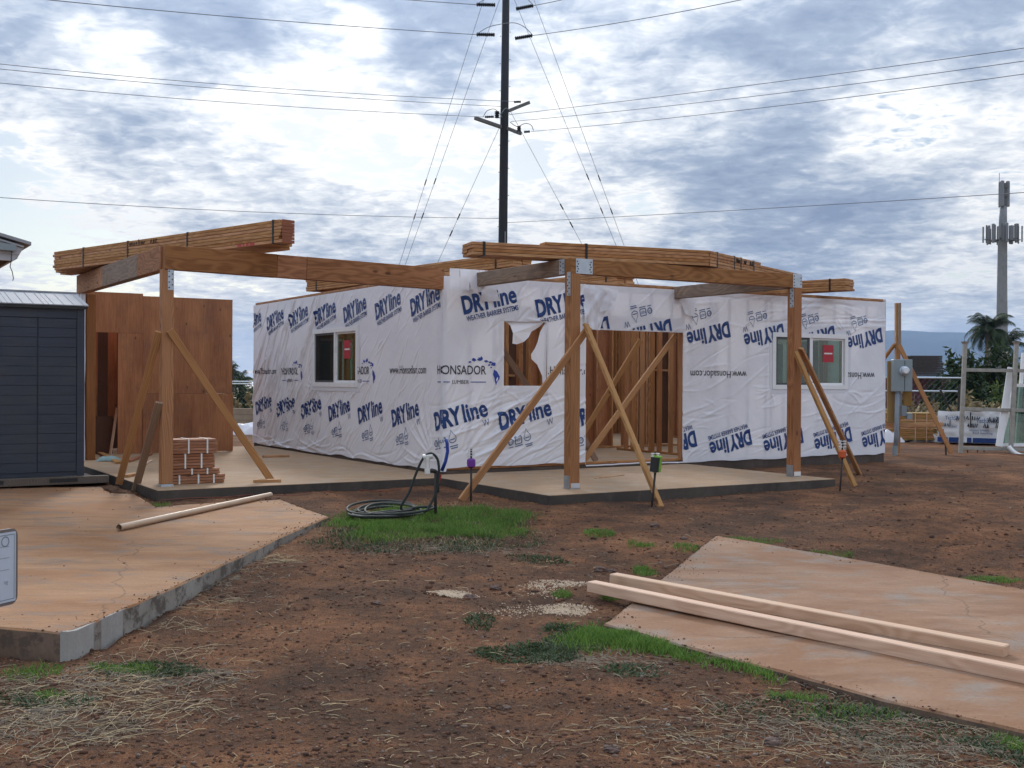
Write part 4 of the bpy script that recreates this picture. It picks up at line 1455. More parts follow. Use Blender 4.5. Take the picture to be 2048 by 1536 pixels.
brace(0, H(PU[1] - 0.085, PV - 0.10, 1.69), 0, G(1710, 974), 0.089, 0.038, M_BRACE, 'outer brace board slanting down right from the second porch post', side=Vector((1, 0.4, -1)))
brace(0, H(PU[1] + 0.02, PV - 0.095, 1.74), 0, G(1719, 950), 0.089, 0.038, M_BRACE, 'inner brace board beside the outer one on the second porch post', side=Vector((1, 0.4, -1)))
# braces inside the house
def inner(a, b, m, label):
    return tag(plank('brace_board', H(*a), H(*b), 0.089, 0.038, m, None, side=UX), label, 'brace', 'braces inside the house')
inner((4.27, 0.12, 2.0), (2.50, 0.16, 0.03), M_BRACE, 'diagonal brace board spanning the whole door opening')
inner((4.25, 1.0, 1.95), (2.9, 1.1, 0.05), M_BRACE, 'second diagonal brace behind the one spanning the door opening')
inner((2.43, 0.2, 0.55), (2.82, 0.25, 0.03), M_BRACEG, 'short greyed board leaning in the lower left corner of the doorway')
inner((0.95, 0.3, 1.95), (1.72, 0.4, 1.10), M_BRACEG, 'grey diagonal brace seen through the torn window opening')
inner((0.98, 0.7, 1.50), (1.7, 0.8, 0.80), M_FIRL, 'pale diagonal brace low in the torn window opening')
inner((6.6, 1.6, 1.2), (8.2, 2.6, 2.3), M_BRACE, 'diagonal brace seen through the right hand window')


# ================================================================== LUMBER BUNDLES ON THE BEAMS
def bundle(label, p0, p1, layers, cols=1, bw=0.24, bt=0.040, straps=(0.1, 0.5, 0.9), shifts=None, m=M_FIR, side=None, extra=None, jit=0.03, strapm=None):
    """stack of flat boards; p0/p1 are the bottom near edge ends"""
    p0, p1 = Vector(p0), Vector(p1)
    d = (p1 - p0).normalized()
    L = (p1 - p0).length
    n = Vector((0, 0, 1)).cross(d).normalized()
    if n.y < 0:
        n = -n                     # away from the camera
    t = thing('lumber_bundle', label, 'lumber', (p0 + p1) / 2, 'strapped lumber bundles up on the framing')
    for c_ in range(cols):
        sh = (shifts[c_] if shifts else 0.0)
        for k in range(layers):
            j0, j1 = random.uniform(-jit, jit), random.uniform(-jit, jit)
            o = n * (bw * (c_ + 0.5) + 0.003 * c_ + random.uniform(-0.004, 0.004)) + Vector((0, 0, bt * (k + 0.5)))
            plank('board', p0 + d * (j0 + sh) + o, p1 + d * (j1 + sh) + o, bw - 0.003, bt - 0.0035, m, t)
    for (f0, f1, k0) in (extra or ()):
        o = n * (bw * 0.5) + Vector((0, 0, bt * (k0 + 0.5)))
        plank('board', p0 + d * L * f0 + o, p0 + d * L * f1 + o, bw - 0.003, bt - 0.0035, m, t)
    for s in straps:
        b = MB()
        top = layers + sum(1 for (f0, f1, k0) in (extra or ()) if f0 < s < f1)
        c_ = p0 + d * L * s
        hh = bt * top + 0.003
        ww = bw * 1 + 0.003
        q = [c_ - n * 0.004 - Vector((0, 0, 0.004)), c_ + n * ww - Vector((0, 0, 0.004)), c_ + n * ww + Vector((0, 0, hh)), c_ - n * 0.004 + Vector((0, 0, hh))]
        for i in range(4):
            a, e_ = q[i], q[(i + 1) % 4]
            ax = (e_ - a).normalized()
            nn = d.cross(ax) * 0.0015
            b.add([a - d * 0.016 - nn, e_ - d * 0.016 - nn, e_ + d * 0.016 - nn, a + d * 0.016 - nn, a - d * 0.016 + nn, e_ - d * 0.016 + nn, e_ + d * 0.016 + nn, a + d * 0.016 + nn],
                  [(0, 3, 2, 1), (4, 5, 6, 7), (0, 1, 5, 4), (1, 2, 6, 5), (2, 3, 7, 6), (3, 0, 4, 7)])
        b.build('strap', strapm or M_STRAPB, t)
    return t, d, n


def strokes(parent, origin, ax, up, paths, r, m, name='handwriting'):
    b = MB()
    for pth in paths:
        b.tube([origin + ax * x + up * y for x, y in pth], r, 5)
    return b.build(name, m, parent)


zL = zt_l + 0.006
Lr = dp(560, 489, 14.05); Ll = dp(107, 540, 17.7)
Lr.z = zL + 0.05; Ll.z = zL + 0.03
bl, dL, nL = bundle('long lumber bundle jutting over the left patio corner, handwriting on its side', Ll, Lr, 7, 3, 0.20, 0.0415, (0.16, 0.38, 0.645, 0.975), shifts=[0.0, -0.30, -0.55], jit=0.035)
scr = [[(0, 0), (0.01, 0.05), (0.03, 0.0), (0.05, 0.05), (0.06, 0)], [(0.08, 0.04), (0.085, 0.0), (0.11, 0.0), (0.115, 0.04)], [(0.14, 0.01), (0.16, 0.04), (0.17, 0.0)], [(0.20, 0.0), (0.205, 0.08)], [(0.23, 0.0), (0.23, 0.04)], [(0.26, 0.0), (0.265, 0.04), (0.285, 0.0), (0.30, 0.045), (0.315, 0.0), (0.34, 0.04)], [(0.46, 0.0), (0.48, 0.05), (0.50, 0.0), (0.53, 0.0), (0.54, 0.05), (0.55, 0.0)], [(0.57, 0.05), (0.60, 0.05), (0.57, 0.0), (0.61, 0.0)]]
o0 = Ll.lerp(Lr, 0.39) - nL * 0.003 + Vector((0, 0, 0.215))
strokes(bl, o0, dL, Vector((0, 0, 1)), [[(x * 1.15, y) for x, y in p_] for p_ in scr], 0.0055, M_BLACK)
o1 = Ll.lerp(Lr, 0.845) - nL * 0.003 + Vector((0, 0, 0.008))
b = MB()
for x0, x1 in ((0, 0.09), (0.11, 0.15), (0.18, 0.24), (0.26, 0.36)):
    b.add([o1 + dL * x0, o1 + dL * x1, o1 + dL * x1 + Vector((0, 0, 0.032)), o1 + dL * x0 + Vector((0, 0, 0.032))], [(0, 1, 2, 3)])
b.build('red_mark', M_REDP, bl)
# painted red ends
b = MB()
for k in range(7):
    q = Lr + dL * 0.036 + Vector((0, 0, 0.0415 * k + 0.002))
    b.add([q + nL * 0.004, q + nL * 0.196, q + nL * 0.196 + Vector((0, 0, 0.037)), q + nL * 0.004 + Vector((0, 0, 0.037))], [(0, 1, 2, 3)])
b.build('painted_end', M_RED, bl)

zB = BT + 0.006
A0 = dp(945, 514, 13.75); A1 = dp(1415, 533, 14.9)
A0.z = zB + 0.012; A1.z = zB + 0.008
A1 = A0 + (A1 - A0).normalized() * 3.27
ba, dA, nA = bundle('front lumber bundle lying along the porch beam over the first post', A0, A1, 4, 2, 0.19, 0.0405, (0.045, 0.46), extra=[(0.29, 1.0, 4)], jit=0.012)
Bs = A1 + Vector((0.02, 0.02, 0.0)); Be = dp(1600, 570, 19.3); Be.z = 2.93
bb, dB, nB = bundle('receding lumber bundle from porch beam back to the house, handwriting on side', Bs, Be, 4, 2, 0.19, 0.0405, (0.06, 0.22, 0.285, 0.42), extra=[(0.0, 0.50, 4)], jit=0.012)
strokes(bb, Bs.lerp(Be, 0.235) - nB * 0.003 + Vector((0, 0, 0.125)), dB, Vector((0, 0, 1)), [[(x * 1.5, y * 1.1) for x, y in p_] for p_ in scr[:3] + scr[5:]], 0.006, M_BLACK)

def far_bundle(right_px, right_depth, left_px, left_depth, z, layers, label, straps=(0.06, 0.5, 0.93), cols=2):
    a = dp(*right_px, right_depth); e_ = dp(*left_px, left_depth)
    return bundle(label, e_, a, layers, cols, 0.19, 0.0405, straps, m=M_FIR, jit=0.02)
far_bundle((1026, 532), 16.6, (612, 583), 20.2, HT + 0.004, 5, 'lumber bundle lying across the corner of the left wall top')
far_bundle((1690, 580), 19.35, (1300, 600), 21.9, HT + 0.02, 5, 'lumber bundle on the wall top behind the second porch post, right end free')
far_bundle((1234, 566), 18.6, (960, 596), 21.5, HT - 0.03, 5, 'lumber bundle on the wall top behind the first porch post')

# ================================================================== STACKED CEDAR BUNDLES
stack_c = gp(386, 968, ZP)
zz0 = ZP + 0.002
for k, (n_l, w_, x0, sw) in enumerate([(3, 0.70, 0.0, (0.18, 0.52, 0.80)), (2, 0.65, -0.01, (0.05, 0.45, 0.75)), (5, 0.60, -0.03, (0.38, 0.72)), (5, 0.62, -0.02, (0.05, 0.42, 0.80))]):
    names = ['lowest', 'second lowest', 'second from the top', 'topmost']
    base = gp(335, 970 - 0, ZP) + UX * (0.02 + x0)
    base = Vector((base.x, base.y, zz0))
    t = thing('board_bundle', f'white strapped bundle of short boards by the patio post, {names[k]} of four', 'board bundle', base, 'bundles of short boards by the patio post')
    hh = 0.036
    dep = 0.36
    for j in range(n_l):
        for r_ in range(3):
            jx = random.uniform(-0.008, 0.008)
            o = base + VX * (0.06 + 0.12 * r_) + Vector((0, 0, hh * (j + 0.5)))
            plank('board', o + UX * jx, o + UX * (w_ + jx), 0.116, hh - 0.004, M_CEDAR, t)
    for s in sw:
        c_ = base + UX * (w_ * s)
        b = MB()
        H0 = hh * n_l
        for (a, e_) in ((c_ - VX * 0.004, c_ - VX * 0.004 + Vector((0, 0, H0 + 0.003))), (c_ - VX * 0.004 + Vector((0, 0, H0 + 0.003)), c_ + VX * dep + Vector((0, 0, H0 + 0.003)))):
            nn = UX * 0.010
            tt = (Vector((0, 0, 0.0015)) if abs((e_ - a).z) < 0.01 else -VX * 0.0015)
            b.add([a - nn, e_ - nn, e_ + nn, a + nn, a - nn + tt, e_ - nn + tt, e_ + nn + tt, a + nn + tt], [(0, 1, 2, 3), (4, 7, 6, 5), (0, 4, 5, 1), (1, 5, 6, 2), (2, 6, 7, 3), (3, 7, 4, 0)])
        b.build('strap', M_STRAPW, t)
    zz0 += hh * n_l + 0.006

# loose boards
def loose(px0, px1, z, w_, t_, m, label, lift=0.0):
    a, e_ = gp(*px0, z), gp(*px1, z)
    a.z = e_.z = z + t_ / 2 + lift
    return tag(plank('loose_board', a, e_, w_, t_, m), label, 'board')
loose((525, 915), (578, 914), ZP, 0.09, 0.038, M_BRACE, 'short offcut lying on the patio beneath the left window')
loose((507, 965), (562, 964), ZP, 0.09, 0.038, M_BRACE, 'short offcut on the patio edge behind the slanting brace')
loose((255, 925), (300, 910), ZP, 0.09, 0.038, M_CEDAR, 'reddish offcut on the patio near the plywood doorway')
loose((285, 932), (303, 922), ZP, 0.05, 0.02, M_FIRL, 'thin pale stick on the patio behind the cedar bundles')
loose((200, 908), (238, 928), ZP, 0.09, 0.038, M_BRACE, 'offcut on the patio beside the teal cloth')
loose((250, 955), (275, 950), ZP, 0.09, 0.038, M_BRACE, 'offcut on the patio edge between the two leaning braces')
loose((1190, 957), (1248, 951), ZP, 0.025, 0.012, M_BRACE, 'thin stick lying on the porch slab right of the first post')

# two timbers on the walk
def timber(pa, pb, label, zl):
    a, e_ = walk_pt(*pa), walk_pt(*pb)
    n_a, n_b = zwalk(a.x, a.y), zwalk(e_.x, e_.y)
    a.z, e_.z = n_a + 0.040 + zl, n_b + 0.040
    return tag(plank('timber', a, e_, 0.092, 0.076, M_FIRL, bevel=0.006), label, 'timber', 'timbers lying on the walk')
timber((1182, 1186), (2140, 1385), 'front pale square timber on the concrete walk, running out of frame', 0.010)
timber((1226, 1170), (2014, 1318), 'rear pale square timber on the concrete walk, shorter one', 0.010)

# tube on the left slab
a, e_ = gp(238, 1062, ZL), gp(541, 995, ZL)
a.z = e_.z = ZL + 0.033
mb = MB()
mb.tube([a, a.lerp(e_, 0.5), e_], 0.031, 16, caps=False)
mb.tube([e_, a.lerp(e_, 0.5), a], 0.026, 16, caps=False)
tag(mb.build('tube', M_PIPE, origin=a, smooth=True), 'pale tan round tube lying on the left concrete slab', 'tube')

# ================================================================== SHED
S0 = gp(168, 951, -0.03)
def SP(a, b_, z):
    """shed axes: a to the left along the front, b backwards"""
    return S0 - UX * a + VX * b_ + Vector((0, 0, z - S0.z))
shed = thing('storage_shed', 'slate blue resin storage shed with pale sheet metal roof', 'shed', S0)
def sbox(b, a0, a1, b0, b1, z0, z1):
    c8 = [SP(A, B, Z) for Z in (z0, z1) for A, B in ((a0, b0), (a1, b0), (a1, b1), (a0, b1))]
    return b.add(c8, [(0, 1, 2, 3), (4, 7, 6, 5), (0, 4, 5, 1), (1, 5, 6, 2), (2, 6, 7, 3), (3, 7, 4, 0)])
ze = S0.z + 2.22
sbox(MB(), 0.0, 2.4, 0.02, 1.6, S0.z, ze).build('wall', M_SHED, shed)
nb_ = 16
for (a0, a1, nm) in ((0.10, 0.575, 'siding_board'), (0.59, 2.35, 'siding_board')):
    for k in range(nb_):
        z0 = S0.z + 0.06 + k * (2.02 / nb_)
        b = MB()
        sbox(b, a0, a1, 0.005, 0.02, z0 + 0.0015, z0 + 2.02 / nb_ - 0.0015)
        b.build(nm, M_SHED, shed, bevel=0.003)
sbox(MB(), 0.0, 0.095, -0.004, 0.02, S0.z, ze).build('corner_trim', M_SHED, shed, bevel=0.004)
sbox(MB(), 0.095, 2.4, 0.0, 0.02, S0.z + 2.085, ze).build('head_trim', M_SHED, shed, bevel=0.004)
# roof sheets
zr = ze + 0.24
k = 0
for i in range(5):
    a0, a1 = -0.04 + 0.5 * i, 0.455 + 0.5 * i
    b = MB()
    e0, e1, r1, r0 = SP(a0, -0.06, ze + 0.03), SP(a1, -0.06, ze + 0.03), SP(a1, 0.80, zr), SP(a0, 0.80, zr)
    up = Vector((0, 0, 0.012))
    b.add([e0, e1, r1, r0, e0 + up, e1 + up, r1 + up, r0 + up], [(0, 1, 2, 3), (4, 7, 6, 5), (0, 4, 5, 1), (1, 5, 6, 2), (2, 6, 7, 3), (3, 7, 4, 0)])
    sh = b.build('roof_sheet', M_SHEDR, shed)
    for j in range(4):
        f = (j + 0.5) / 4
        rb = MB().tube([e0.lerp(e1, f) + up, r0.lerp(r1, f) + up], 0.006, 5)
        rb.build('rib', M_SHEDR, sh)
b = MB()
b.add([SP(-0.04, 1.66, ze + 0.03), SP(2.45, 1.66, ze + 0.03), SP(2.45, 0.80, zr + 0.006), SP(-0.04, 0.80, zr + 0.006)], [(0, 1, 2, 3)])
b.build('roof_sheet', M_SHEDR, shed)
sbox(MB(), -0.045, 2.45, 0.77, 0.83, zr + 0.01, zr + 0.03).build('ridge_cap', M_SHEDR, shed)
sbox(MB(), -0.03, 2.45, -0.05, 0.0, ze - 0.01, ze + 0.028).build('eave_trim', M_BLACK, shed)
b = MB()
b.add([SP(-0.03, 0, ze), SP(-0.03, 1.6, ze), SP(-0.03, 0.8, zr)], [(0, 1, 2)])
b.build('gable', M_SHED, shed)
b = MB()
sbox(b, -0.30, 2.5, -0.10, 0.02, S0.z - 0.10, S0.z - 0.004)
sk = b.build('skid', M_PALLET, shed, bevel=0.004)
for a0 in (0.1, 1.0, 1.9):
    b = MB()
    sbox(b, a0, a0 + 0.35, -0.104, -0.098, S0.z - 0.07, S0.z - 0.02)
    b.build('slot', M_BLACK, sk)
sbox(MB(), -0.32, 2.5, -0.02, 1.5, S0.z - 0.11, S0.z - 0.09).build('deck_board', M_PALLET, shed)

# eave of the neighbouring house, top left
E0 = dp(47, 492, 9.0)
eave = thing('house_eave', 'pale fascia corner of a neighbouring roof at the left edge', 'roof', E0)
def EP(a, b_, z):
    return E0 - UX * a + VX * b_ + Vector((0, 0, z))
def ebox(pts_az, b0, b1, m, name, parent=eave):
    n = len(pts_az)
    b = MB()
    b.add([EP(a, b0, z) for a, z in pts_az] + [EP(a, b1, z) for a, z in pts_az], [tuple(range(n)), tuple(range(2 * n - 1, n - 1, -1))] + [(i, n + i, n + (i + 1) % n, (i + 1) % n) for i in range(n)])
    return b.build(name, m, parent)
sl = 0.26
ebox([(-0.05, 0.005), (2.5, 0.005 + sl * 2.5), (2.5, 0.035 + sl * 2.5), (-0.05, 0.03)], -0.05, 5.0, M_SHEDR, 'roof_sheet')
ebox([(0.0, -0.015), (2.5, -0.015 + sl * 2.5 - 0.0), (2.5, 0.0 + sl * 2.5), (0.0, 0.0)], -0.02, 0.02, M_FASCIA, 'fascia')
ebox([(0.03, -0.07), (2.5, -0.06), (2.5, -0.02 + sl * 2.5), (0.0, -0.018)], 0.0, 0.03, M_FASCIA, 'gable_board')
ebox([(0.07, -0.12), (2.5, -0.11), (2.5, -0.06), (0.035, -0.07)], 0.006, 0.045, M_FASCIA, 'gable_board')
ebox([(0.04, -0.10), (0.06, -0.10), (0.05, -0.02), (0.0, -0.02)], 0.05, 5.0, M_FASCIA, 'fascia')
ebox([(0.06, -0.09), (2.5, -0.09), (2.5, -0.08), (0.06, -0.08)], 0.05, 5.0, M_SOFFIT, 'soffit')
ebox([(0.06, -0.048), (0.20, -0.044), (0.20, 0.012), (0.06, 0.0)], -0.055, -0.022, M_METER, 'junction_box')
pts = [EP(0.09, -0.03, -0.05), EP(0.092, -0.02, -0.13), EP(0.10, -0.02, -0.17), EP(0.085, -0.03, -0.21), EP(0.075, -0.02, -0.26), EP(0.08, -0.02, -0.28)]
MB().tube(pts, 0.0035, 5).build('cable', M_BLACK, eave)

# sign at the left edge
sg0 = dp(30, 1130, 3.9)
sgc = dp(-60, 1135, 3.72)
ax = (sg0 - sgc); ax.z = 0; ax.normalize()
ax = (Vector((ax.x, ax.y, 0))).normalized()
up = Vector((0, 0, 1))
nf = Vector((ax.y, -ax.x, 0))
if nf.y > 0:
    nf = -nf
sign = thing('yard_sign', 'pale framed yard sign cut off by the left edge of the picture', 'sign', Vector((sgc.x, sgc.y, -0.33)))
def rounded(w2, h2, r_, dpt, m, name, par=sign, cx=-0.175, off=0.0):
    c_ = sg0 + ax * cx
    pts = []
    for (sx, sy, a0) in ((1, 1, 0), (-1, 1, 90), (-1, -1, 180), (1, -1, 270)):
        for k in range(6):
            an = R(a0 + 18 * k)
            pts.append(c_ + ax * (sx * (w2 - r_) + r_ * math.cos(an)) + up * (sy * (h2 - r_) + r_ * math.sin(an)) + nf * off)
    n = len(pts)
    b = MB()
    b.add(pts + [p_ + nf * dpt for p_ in pts], [tuple(range(n)), tuple(range(2 * n - 1, n - 1, -1))] + [(i, (i + 1) % n, n + (i + 1) % n, n + i) for i in range(n)])
    return b.build(name, m, par)
rounded(0.175, 0.129, 0.028, 0.012, M_SIGNF, 'sign_board')
rounded(0.164, 0.118, 0.004, 0.0015, M_SIGN, 'sign_face', off=0.0125)
c_ = sg0 + ax * (-0.175) + nf * 0.0145
b = MB()
def sline(x0, y0, x1, y1):
    b.add([c_ + ax * x0 + up * y0, c_ + ax * x1 + up * y0, c_ + ax * x1 + up * y1, c_ + ax * x0 + up * y1], [(0, 1, 2, 3)])
for (x0, y0, x1, y1) in ((-0.158, 0.108, 0.158, 0.1105), (-0.158, -0.1105, 0.158, -0.108), (0.1555, -0.108, 0.158, 0.108), (-0.158, -0.108, -0.1555, 0.108), (-0.1, 0.070, 0.135, 0.0715), (-0.1, 0.032, 0.135, 0.0335), (-0.1, -0.008, 0.135, -0.0065)):
    sline(x0, y0, x1, y1)
b.build('sign_rule', M_CONDUIT, sign)
V, F = text_tris('ng', -0.002)
P = np.array([list(c_ + ax * (0.112 + x * 0.014) + up * (-0.055 + y * 0.014)) for x, y in V])
np_mesh('sign_lettering', P, F, M_CONDUIT, sign)
an = np.linspace(0, 2 * np.pi, 20, endpoint=False)
b = MB()
for i in range(20):
    j = (i + 1) % 20
    b.add([c_ + ax * (0.117 + r_ * math.cos(an[k])) + up * (0.088 + r_ * math.sin(an[k])) for k, r_ in ((i, 0.018), (j, 0.018), (j, 0.014), (i, 0.014))], [(0, 1, 2, 3)])
b.build('sign_emblem', M_CONDUIT, sign)
pp = sg0 + ax * (-0.3)
MB().box((pp.x - 0.02, pp.y + 0.02, -0.4), (pp.x + 0.02, pp.y + 0.06, pp.z + 0.1)).build('post', M_GREYW, sign)


# ================================================================== SPRINKLER STAKES, TAP, HOSE
def stake(px, py, toppy, label, mcol, tall, lean=(0, 0)):
    g = gg(px, py)
    s = (py - toppy) / FPX * g.y
    t = thing('sprinkler_stake', label, 'sprinkler', g, 'sprinkler stakes by the porch')
    top = g + Vector((lean[0], lean[1], s))
    MB().tube([g - Vector((0, 0, 0.08)), g.lerp(top, 0.66)], 0.013, 8).build('pipe', M_RUST, t, smooth=True)
    b = MB()
    lathe(b, g.lerp(top, 0.64), [(0.02, 0), (0.05, 0.02), (0.052, 0.095), (0.035, 0.11), (0.012, 0.115)], 14)
    b.build('head', mcol, t, smooth=False)
    b = MB()
    c_ = g.lerp(top, 0.64) + Vector((0, 0, 0.115))
    hgt = (top - c_).length
    lathe(b, c_, [(0.012, 0), (0.012, hgt * 0.96), (0.02, hgt)], 8)
    b.build('nozzle', M_BLACK, t)
    b = MB()
    for k in range(4):
        a = R(45 + 90 * k)
        o = Vector((math.cos(a), math.sin(a), 0)) * 0.048
        b.tube([c_ + o, c_ + o * 0.95 + Vector((0, 0, hgt * 0.9))], 0.004, 5)
    for z in (0.3, 0.6, 0.88):
        pts = [c_ + Vector((0.048 * math.cos(R(30 * k)), 0.048 * math.sin(R(30 * k)), hgt * z)) for k in range(13)]
        b.tube(pts, 0.004, 5, caps=False)
    b.build('cage', M_STRAPW, t)
    return t


stake(942, 1003, 898, 'sprinkler stake with purple head beside the long slanting brace', M_PURPLE, True)
t = stake(1302, 1016, 905, 'sprinkler stake with black and lime green head before the porch', M_GREENP, True, (0.07, 0))
stake(1679, 983, 880, 'sprinkler stake with orange collar at the right porch corner', M_ORANGE, True, (0.055, 0))
gg_ = gg(1302, 1016)
s = (1016 - 905) / FPX * gg_.y
b = MB()
lathe(b, gg_ + Vector((0.048, -0.005, s * 0.66)), [(0.058, 0), (0.06, 0.04), (0.06, 0.17), (0.05, 0.18)], 14, (0.1, 0, 1))
b.build('sleeve', M_GREENP, t)
b = MB()
lathe(b, gg_ + Vector((0.034, -0.020, s * 0.655)), [(0.056, 0), (0.057, 0.165)], 14, (0.1, 0, 1))
b.build('sleeve', M_BLACK, t)

tg = gg(871, 1035)
tz = (1035 - 925) / FPX * tg.y
tap = thing('garden_standpipe', 'rusty garden standpipe with white elbow fitting on the grass patch', 'standpipe', tg)
V3 = lambda x, y, z: tg + Vector((x, y, z))
MB().tube([V3(0.0, 0, -0.05), V3(0.0, 0, tz * 0.86)], 0.017, 10).build('pipe', M_RUST, tap, smooth=True)
MB().tube([V3(0.02, 0.03, tz * 0.45), V3(0.022, 0.03, tz * 0.82)], 0.016, 8).build('valve', M_RUST, tap, smooth=True)
MB().tube([V3(0.005, -0.01, tz * 0.84), V3(-0.04, -0.01, tz * 0.86), V3(-0.075, -0.01, tz * 0.84)], 0.02, 10).build('elbow', M_RUST, tap, smooth=True)
b = MB()
b.tube([V3(-0.085, -0.015, tz * 0.80), V3(-0.085, -0.015, tz * 1.06)], 0.023, 12)
b.tube([V3(-0.085, -0.015, tz * 0.80), V3(-0.085, -0.015, tz * 0.88)], 0.031, 12)
b.tube([V3(-0.13, -0.015, tz * 1.10), V3(-0.03, -0.015, tz * 1.12)], 0.027, 12)
b.tube([V3(-0.085, -0.015, tz * 1.04), V3(-0.085, -0.015, tz * 1.13)], 0.030, 12)
b.build('fitting', M_PVC, tap, smooth=False)
b = MB()
b.tube([V3(0.025, 0.0, tz * 0.62), V3(0.045, 0.0, tz * 0.73), V3(0.05, 0, tz * 0.79)], 0.014, 8)
b.build('valve_handle', M_REDP, tap)
b = MB()
b.tube([V3(0.06, 0.04, tz * 0.84), V3(0.10, 0.05, tz * 1.02), V3(0.12, 0.05, tz * 1.2), V3(0.115, 0.05, tz * 1.35), V3(0.10, 0.05, tz * 1.42)], 0.018, 8)
b.build('blue_stub', M_BLUEP, tap, smooth=True)
b = MB()
b.tube([V3(0.02, 0.0, tz * 0.95), V3(0.02, 0.0, tz * 1.15)], 0.01, 8)
for k in range(3):
    b.tube([V3(-0.012, 0.0, tz * (1.03 + 0.05 * k)), V3(0.052, 0.0, tz * (1.03 + 0.05 * k))], 0.005, 6)
b.build('nozzle', M_STRAPW, tap)
# hose: a loop over the tap and a flat coil in the grass
hs = []
cc = gg(775, 1029)
def cp(a, r_, z):
    return Vector((cc.x + r_ * 0.80 * math.cos(a), cc.y + r_ * math.sin(a) * 1.25, float(gz(cc.x, cc.y)) + 0.02 + z))
for k in range(120):
    a = k * 2 * math.pi / 24
    hs.append(cp(a + 0.4, 0.40 + 0.13 * math.sin(k * 0.173) + 0.08 * math.cos(k * 0.31 + 1), 0.016 + 0.009 * (k // 24) + 0.012 * math.sin(k * 0.5)))
e_ = hs[-1]
hs += [Vector((e_.x, e_.y, e_.z)).lerp(V3(-0.36, -0.02, tz * 0.18), 0.5), V3(-0.36, -0.02, tz * 0.16), V3(-0.27, -0.02, tz * 0.48), V3(-0.20, -0.02, tz * 0.82), V3(-0.13, -0.02, tz * 1.08), V3(-0.05, -0.02, tz * 1.17), V3(0.02, -0.02, tz * 1.06), V3(0.035, -0.02, tz * 0.80), V3(0.01, -0.02, tz * 0.5), V3(-0.04, -0.03, tz * 0.28), V3(-0.13, -0.08, tz * 0.08), V3(-0.28, -0.16, 0.05), V3(-0.5, -0.30, 0.03), V3(-0.75, -0.25, 0.025)]
def smooth_path(p, n=6):
    out = []
    for i in range(len(p) - 1):
        a, b_, c2, d = p[max(i - 1, 0)], p[i], p[i + 1], p[min(i + 2, len(p) - 1)]
        for k in range(n):
            t_ = k / n
            out.append(0.5 * ((2 * b_) + (c2 - a) * t_ + (2 * a - 5 * b_ + 4 * c2 - d) * t_ * t_ + (3 * b_ - a - 3 * c2 + d) * t_ ** 3))
    return out + [p[-1]]
tag(MB().tube(smooth_path(hs, 4), 0.0135, 8).build('garden_hose', M_HOSE, origin=cc, smooth=True), 'black garden hose coiled on the grass and looped over the standpipe', 'hose')
cg = gg(889, 970)
b = MB()
lathe(b, cg - Vector((0, 0, 0.02)), [(0.058, 0), (0.058, 0.045), (0.062, 0.05), (0.062, 0.085), (0.035, 0.09), (0.033, 0.125), (0.01, 0.126)], 18)
tag(b.build('cleanout_cap', M_PVC, origin=cg), 'small white cleanout cap in the dirt at the slab corner', 'pipe cap')

# extension cord along the patio edge
pts = [gg(x, y) + Vector((0, 0, 0.012)) for x, y in ((318, 1003), (380, 998), (450, 996), (520, 990), (580, 993), (640, 986), (700, 979), (760, 984), (820, 976), (862, 966))]
tag(MB().tube(smooth_path(pts, 6), 0.005, 6).build('extension_cord', M_CORD, origin=pts[0], smooth=True), 'thin reddish cord lying in the dirt along the patio edge', 'cord')

# ================================================================== UTILITY POLE AND WIRES
PD = 42.0
pb_, pt_ = dp(1005.5, 500, PD), dp(1012.5, -60, PD)
ax_ = (pt_ - pb_).normalized()
g0 = pb_ - ax_ * ((pb_.z + 0.3) / ax_.z)
top_ = g0 + ax_ * 15.6
pole = thing('utility_pole', 'tall dark timber utility pole rising behind the house', 'utility pole', g0)
MB().tube([g0, g0.lerp(top_, 0.35), g0.lerp(top_, 0.7), top_], [0.195, 0.172, 0.155, 0.135], 18).build('shaft', M_POLE, pole, smooth=True)
def on_pole(px, py, off=0.0):
    return dp(px, py, PD + off)
rungs = MB()
for k in range(9):
    z = 6.2 + 1.0 * k
    for s_ in (-1, 1):
        p_ = g0 + ax_ * z + Vector((0.155 * s_, -0.03, 0.15 * (s_ > 0)))
        rungs.tube([p_, p_ + Vector((0.05 * s_, 0, 0.0))], 0.012, 5)
rungs.build('step_bolt', M_ARM, pole)
def arm(a, b_, r_=0.06):
    o = plank('cross_arm', a, b_, 0.11, 0.12, M_ARM, pole)
    return o
arm(on_pole(1002, 254, -0.1), on_pole(950, 236, -0.9))
arm(on_pole(1016, 222, 0.1), on_pole(1058, 205, 0.9))
arm(on_pole(1016, 257, -0.1), on_pole(1041, 267, -0.9))
def insul(a, b_, r_=0.075, n=9, name='insulator'):
    prof = []
    L = (b_ - a).length
    for k in range(n):
        h0 = L * k / n
        prof += [(r_ * 0.55, h0), (r_, h0 + L / n * 0.3), (r_, h0 + L / n * 0.6), (r_ * 0.55, h0 + L / n * 0.9)]
    b = MB()
    lathe(b, a, prof, 10, b_ - a)
    return b.build(name, M_POLE, pole)
insul(on_pole(953, 9), on_pole(991, 10)); insul(on_pole(953, 69), on_pole(990, 69.5))
insul(on_pole(1032, 18), on_pole(1067, 11)); insul(on_pole(1030, 77), on_pole(1065, 71))
insul(on_pole(1028, 204, 0.5), on_pole(1042, 203.5, 0.5), 0.05, 5); insul(on_pole(970, 234, -0.6), on_pole(988, 233.5, -0.6), 0.05, 5)
insul(on_pole(1048, 264, -0.9), on_pole(1060, 263, -0.9), 0.05, 5)
insul(on_pole(994, 236, -0.35), on_pole(994, 222, -0.35), 0.09, 4, 'cable_head'); insul(on_pole(1038, 264, -0.8), on_pole(1038, 252, -0.8), 0.08, 4, 'cable_head')
jb = MB()
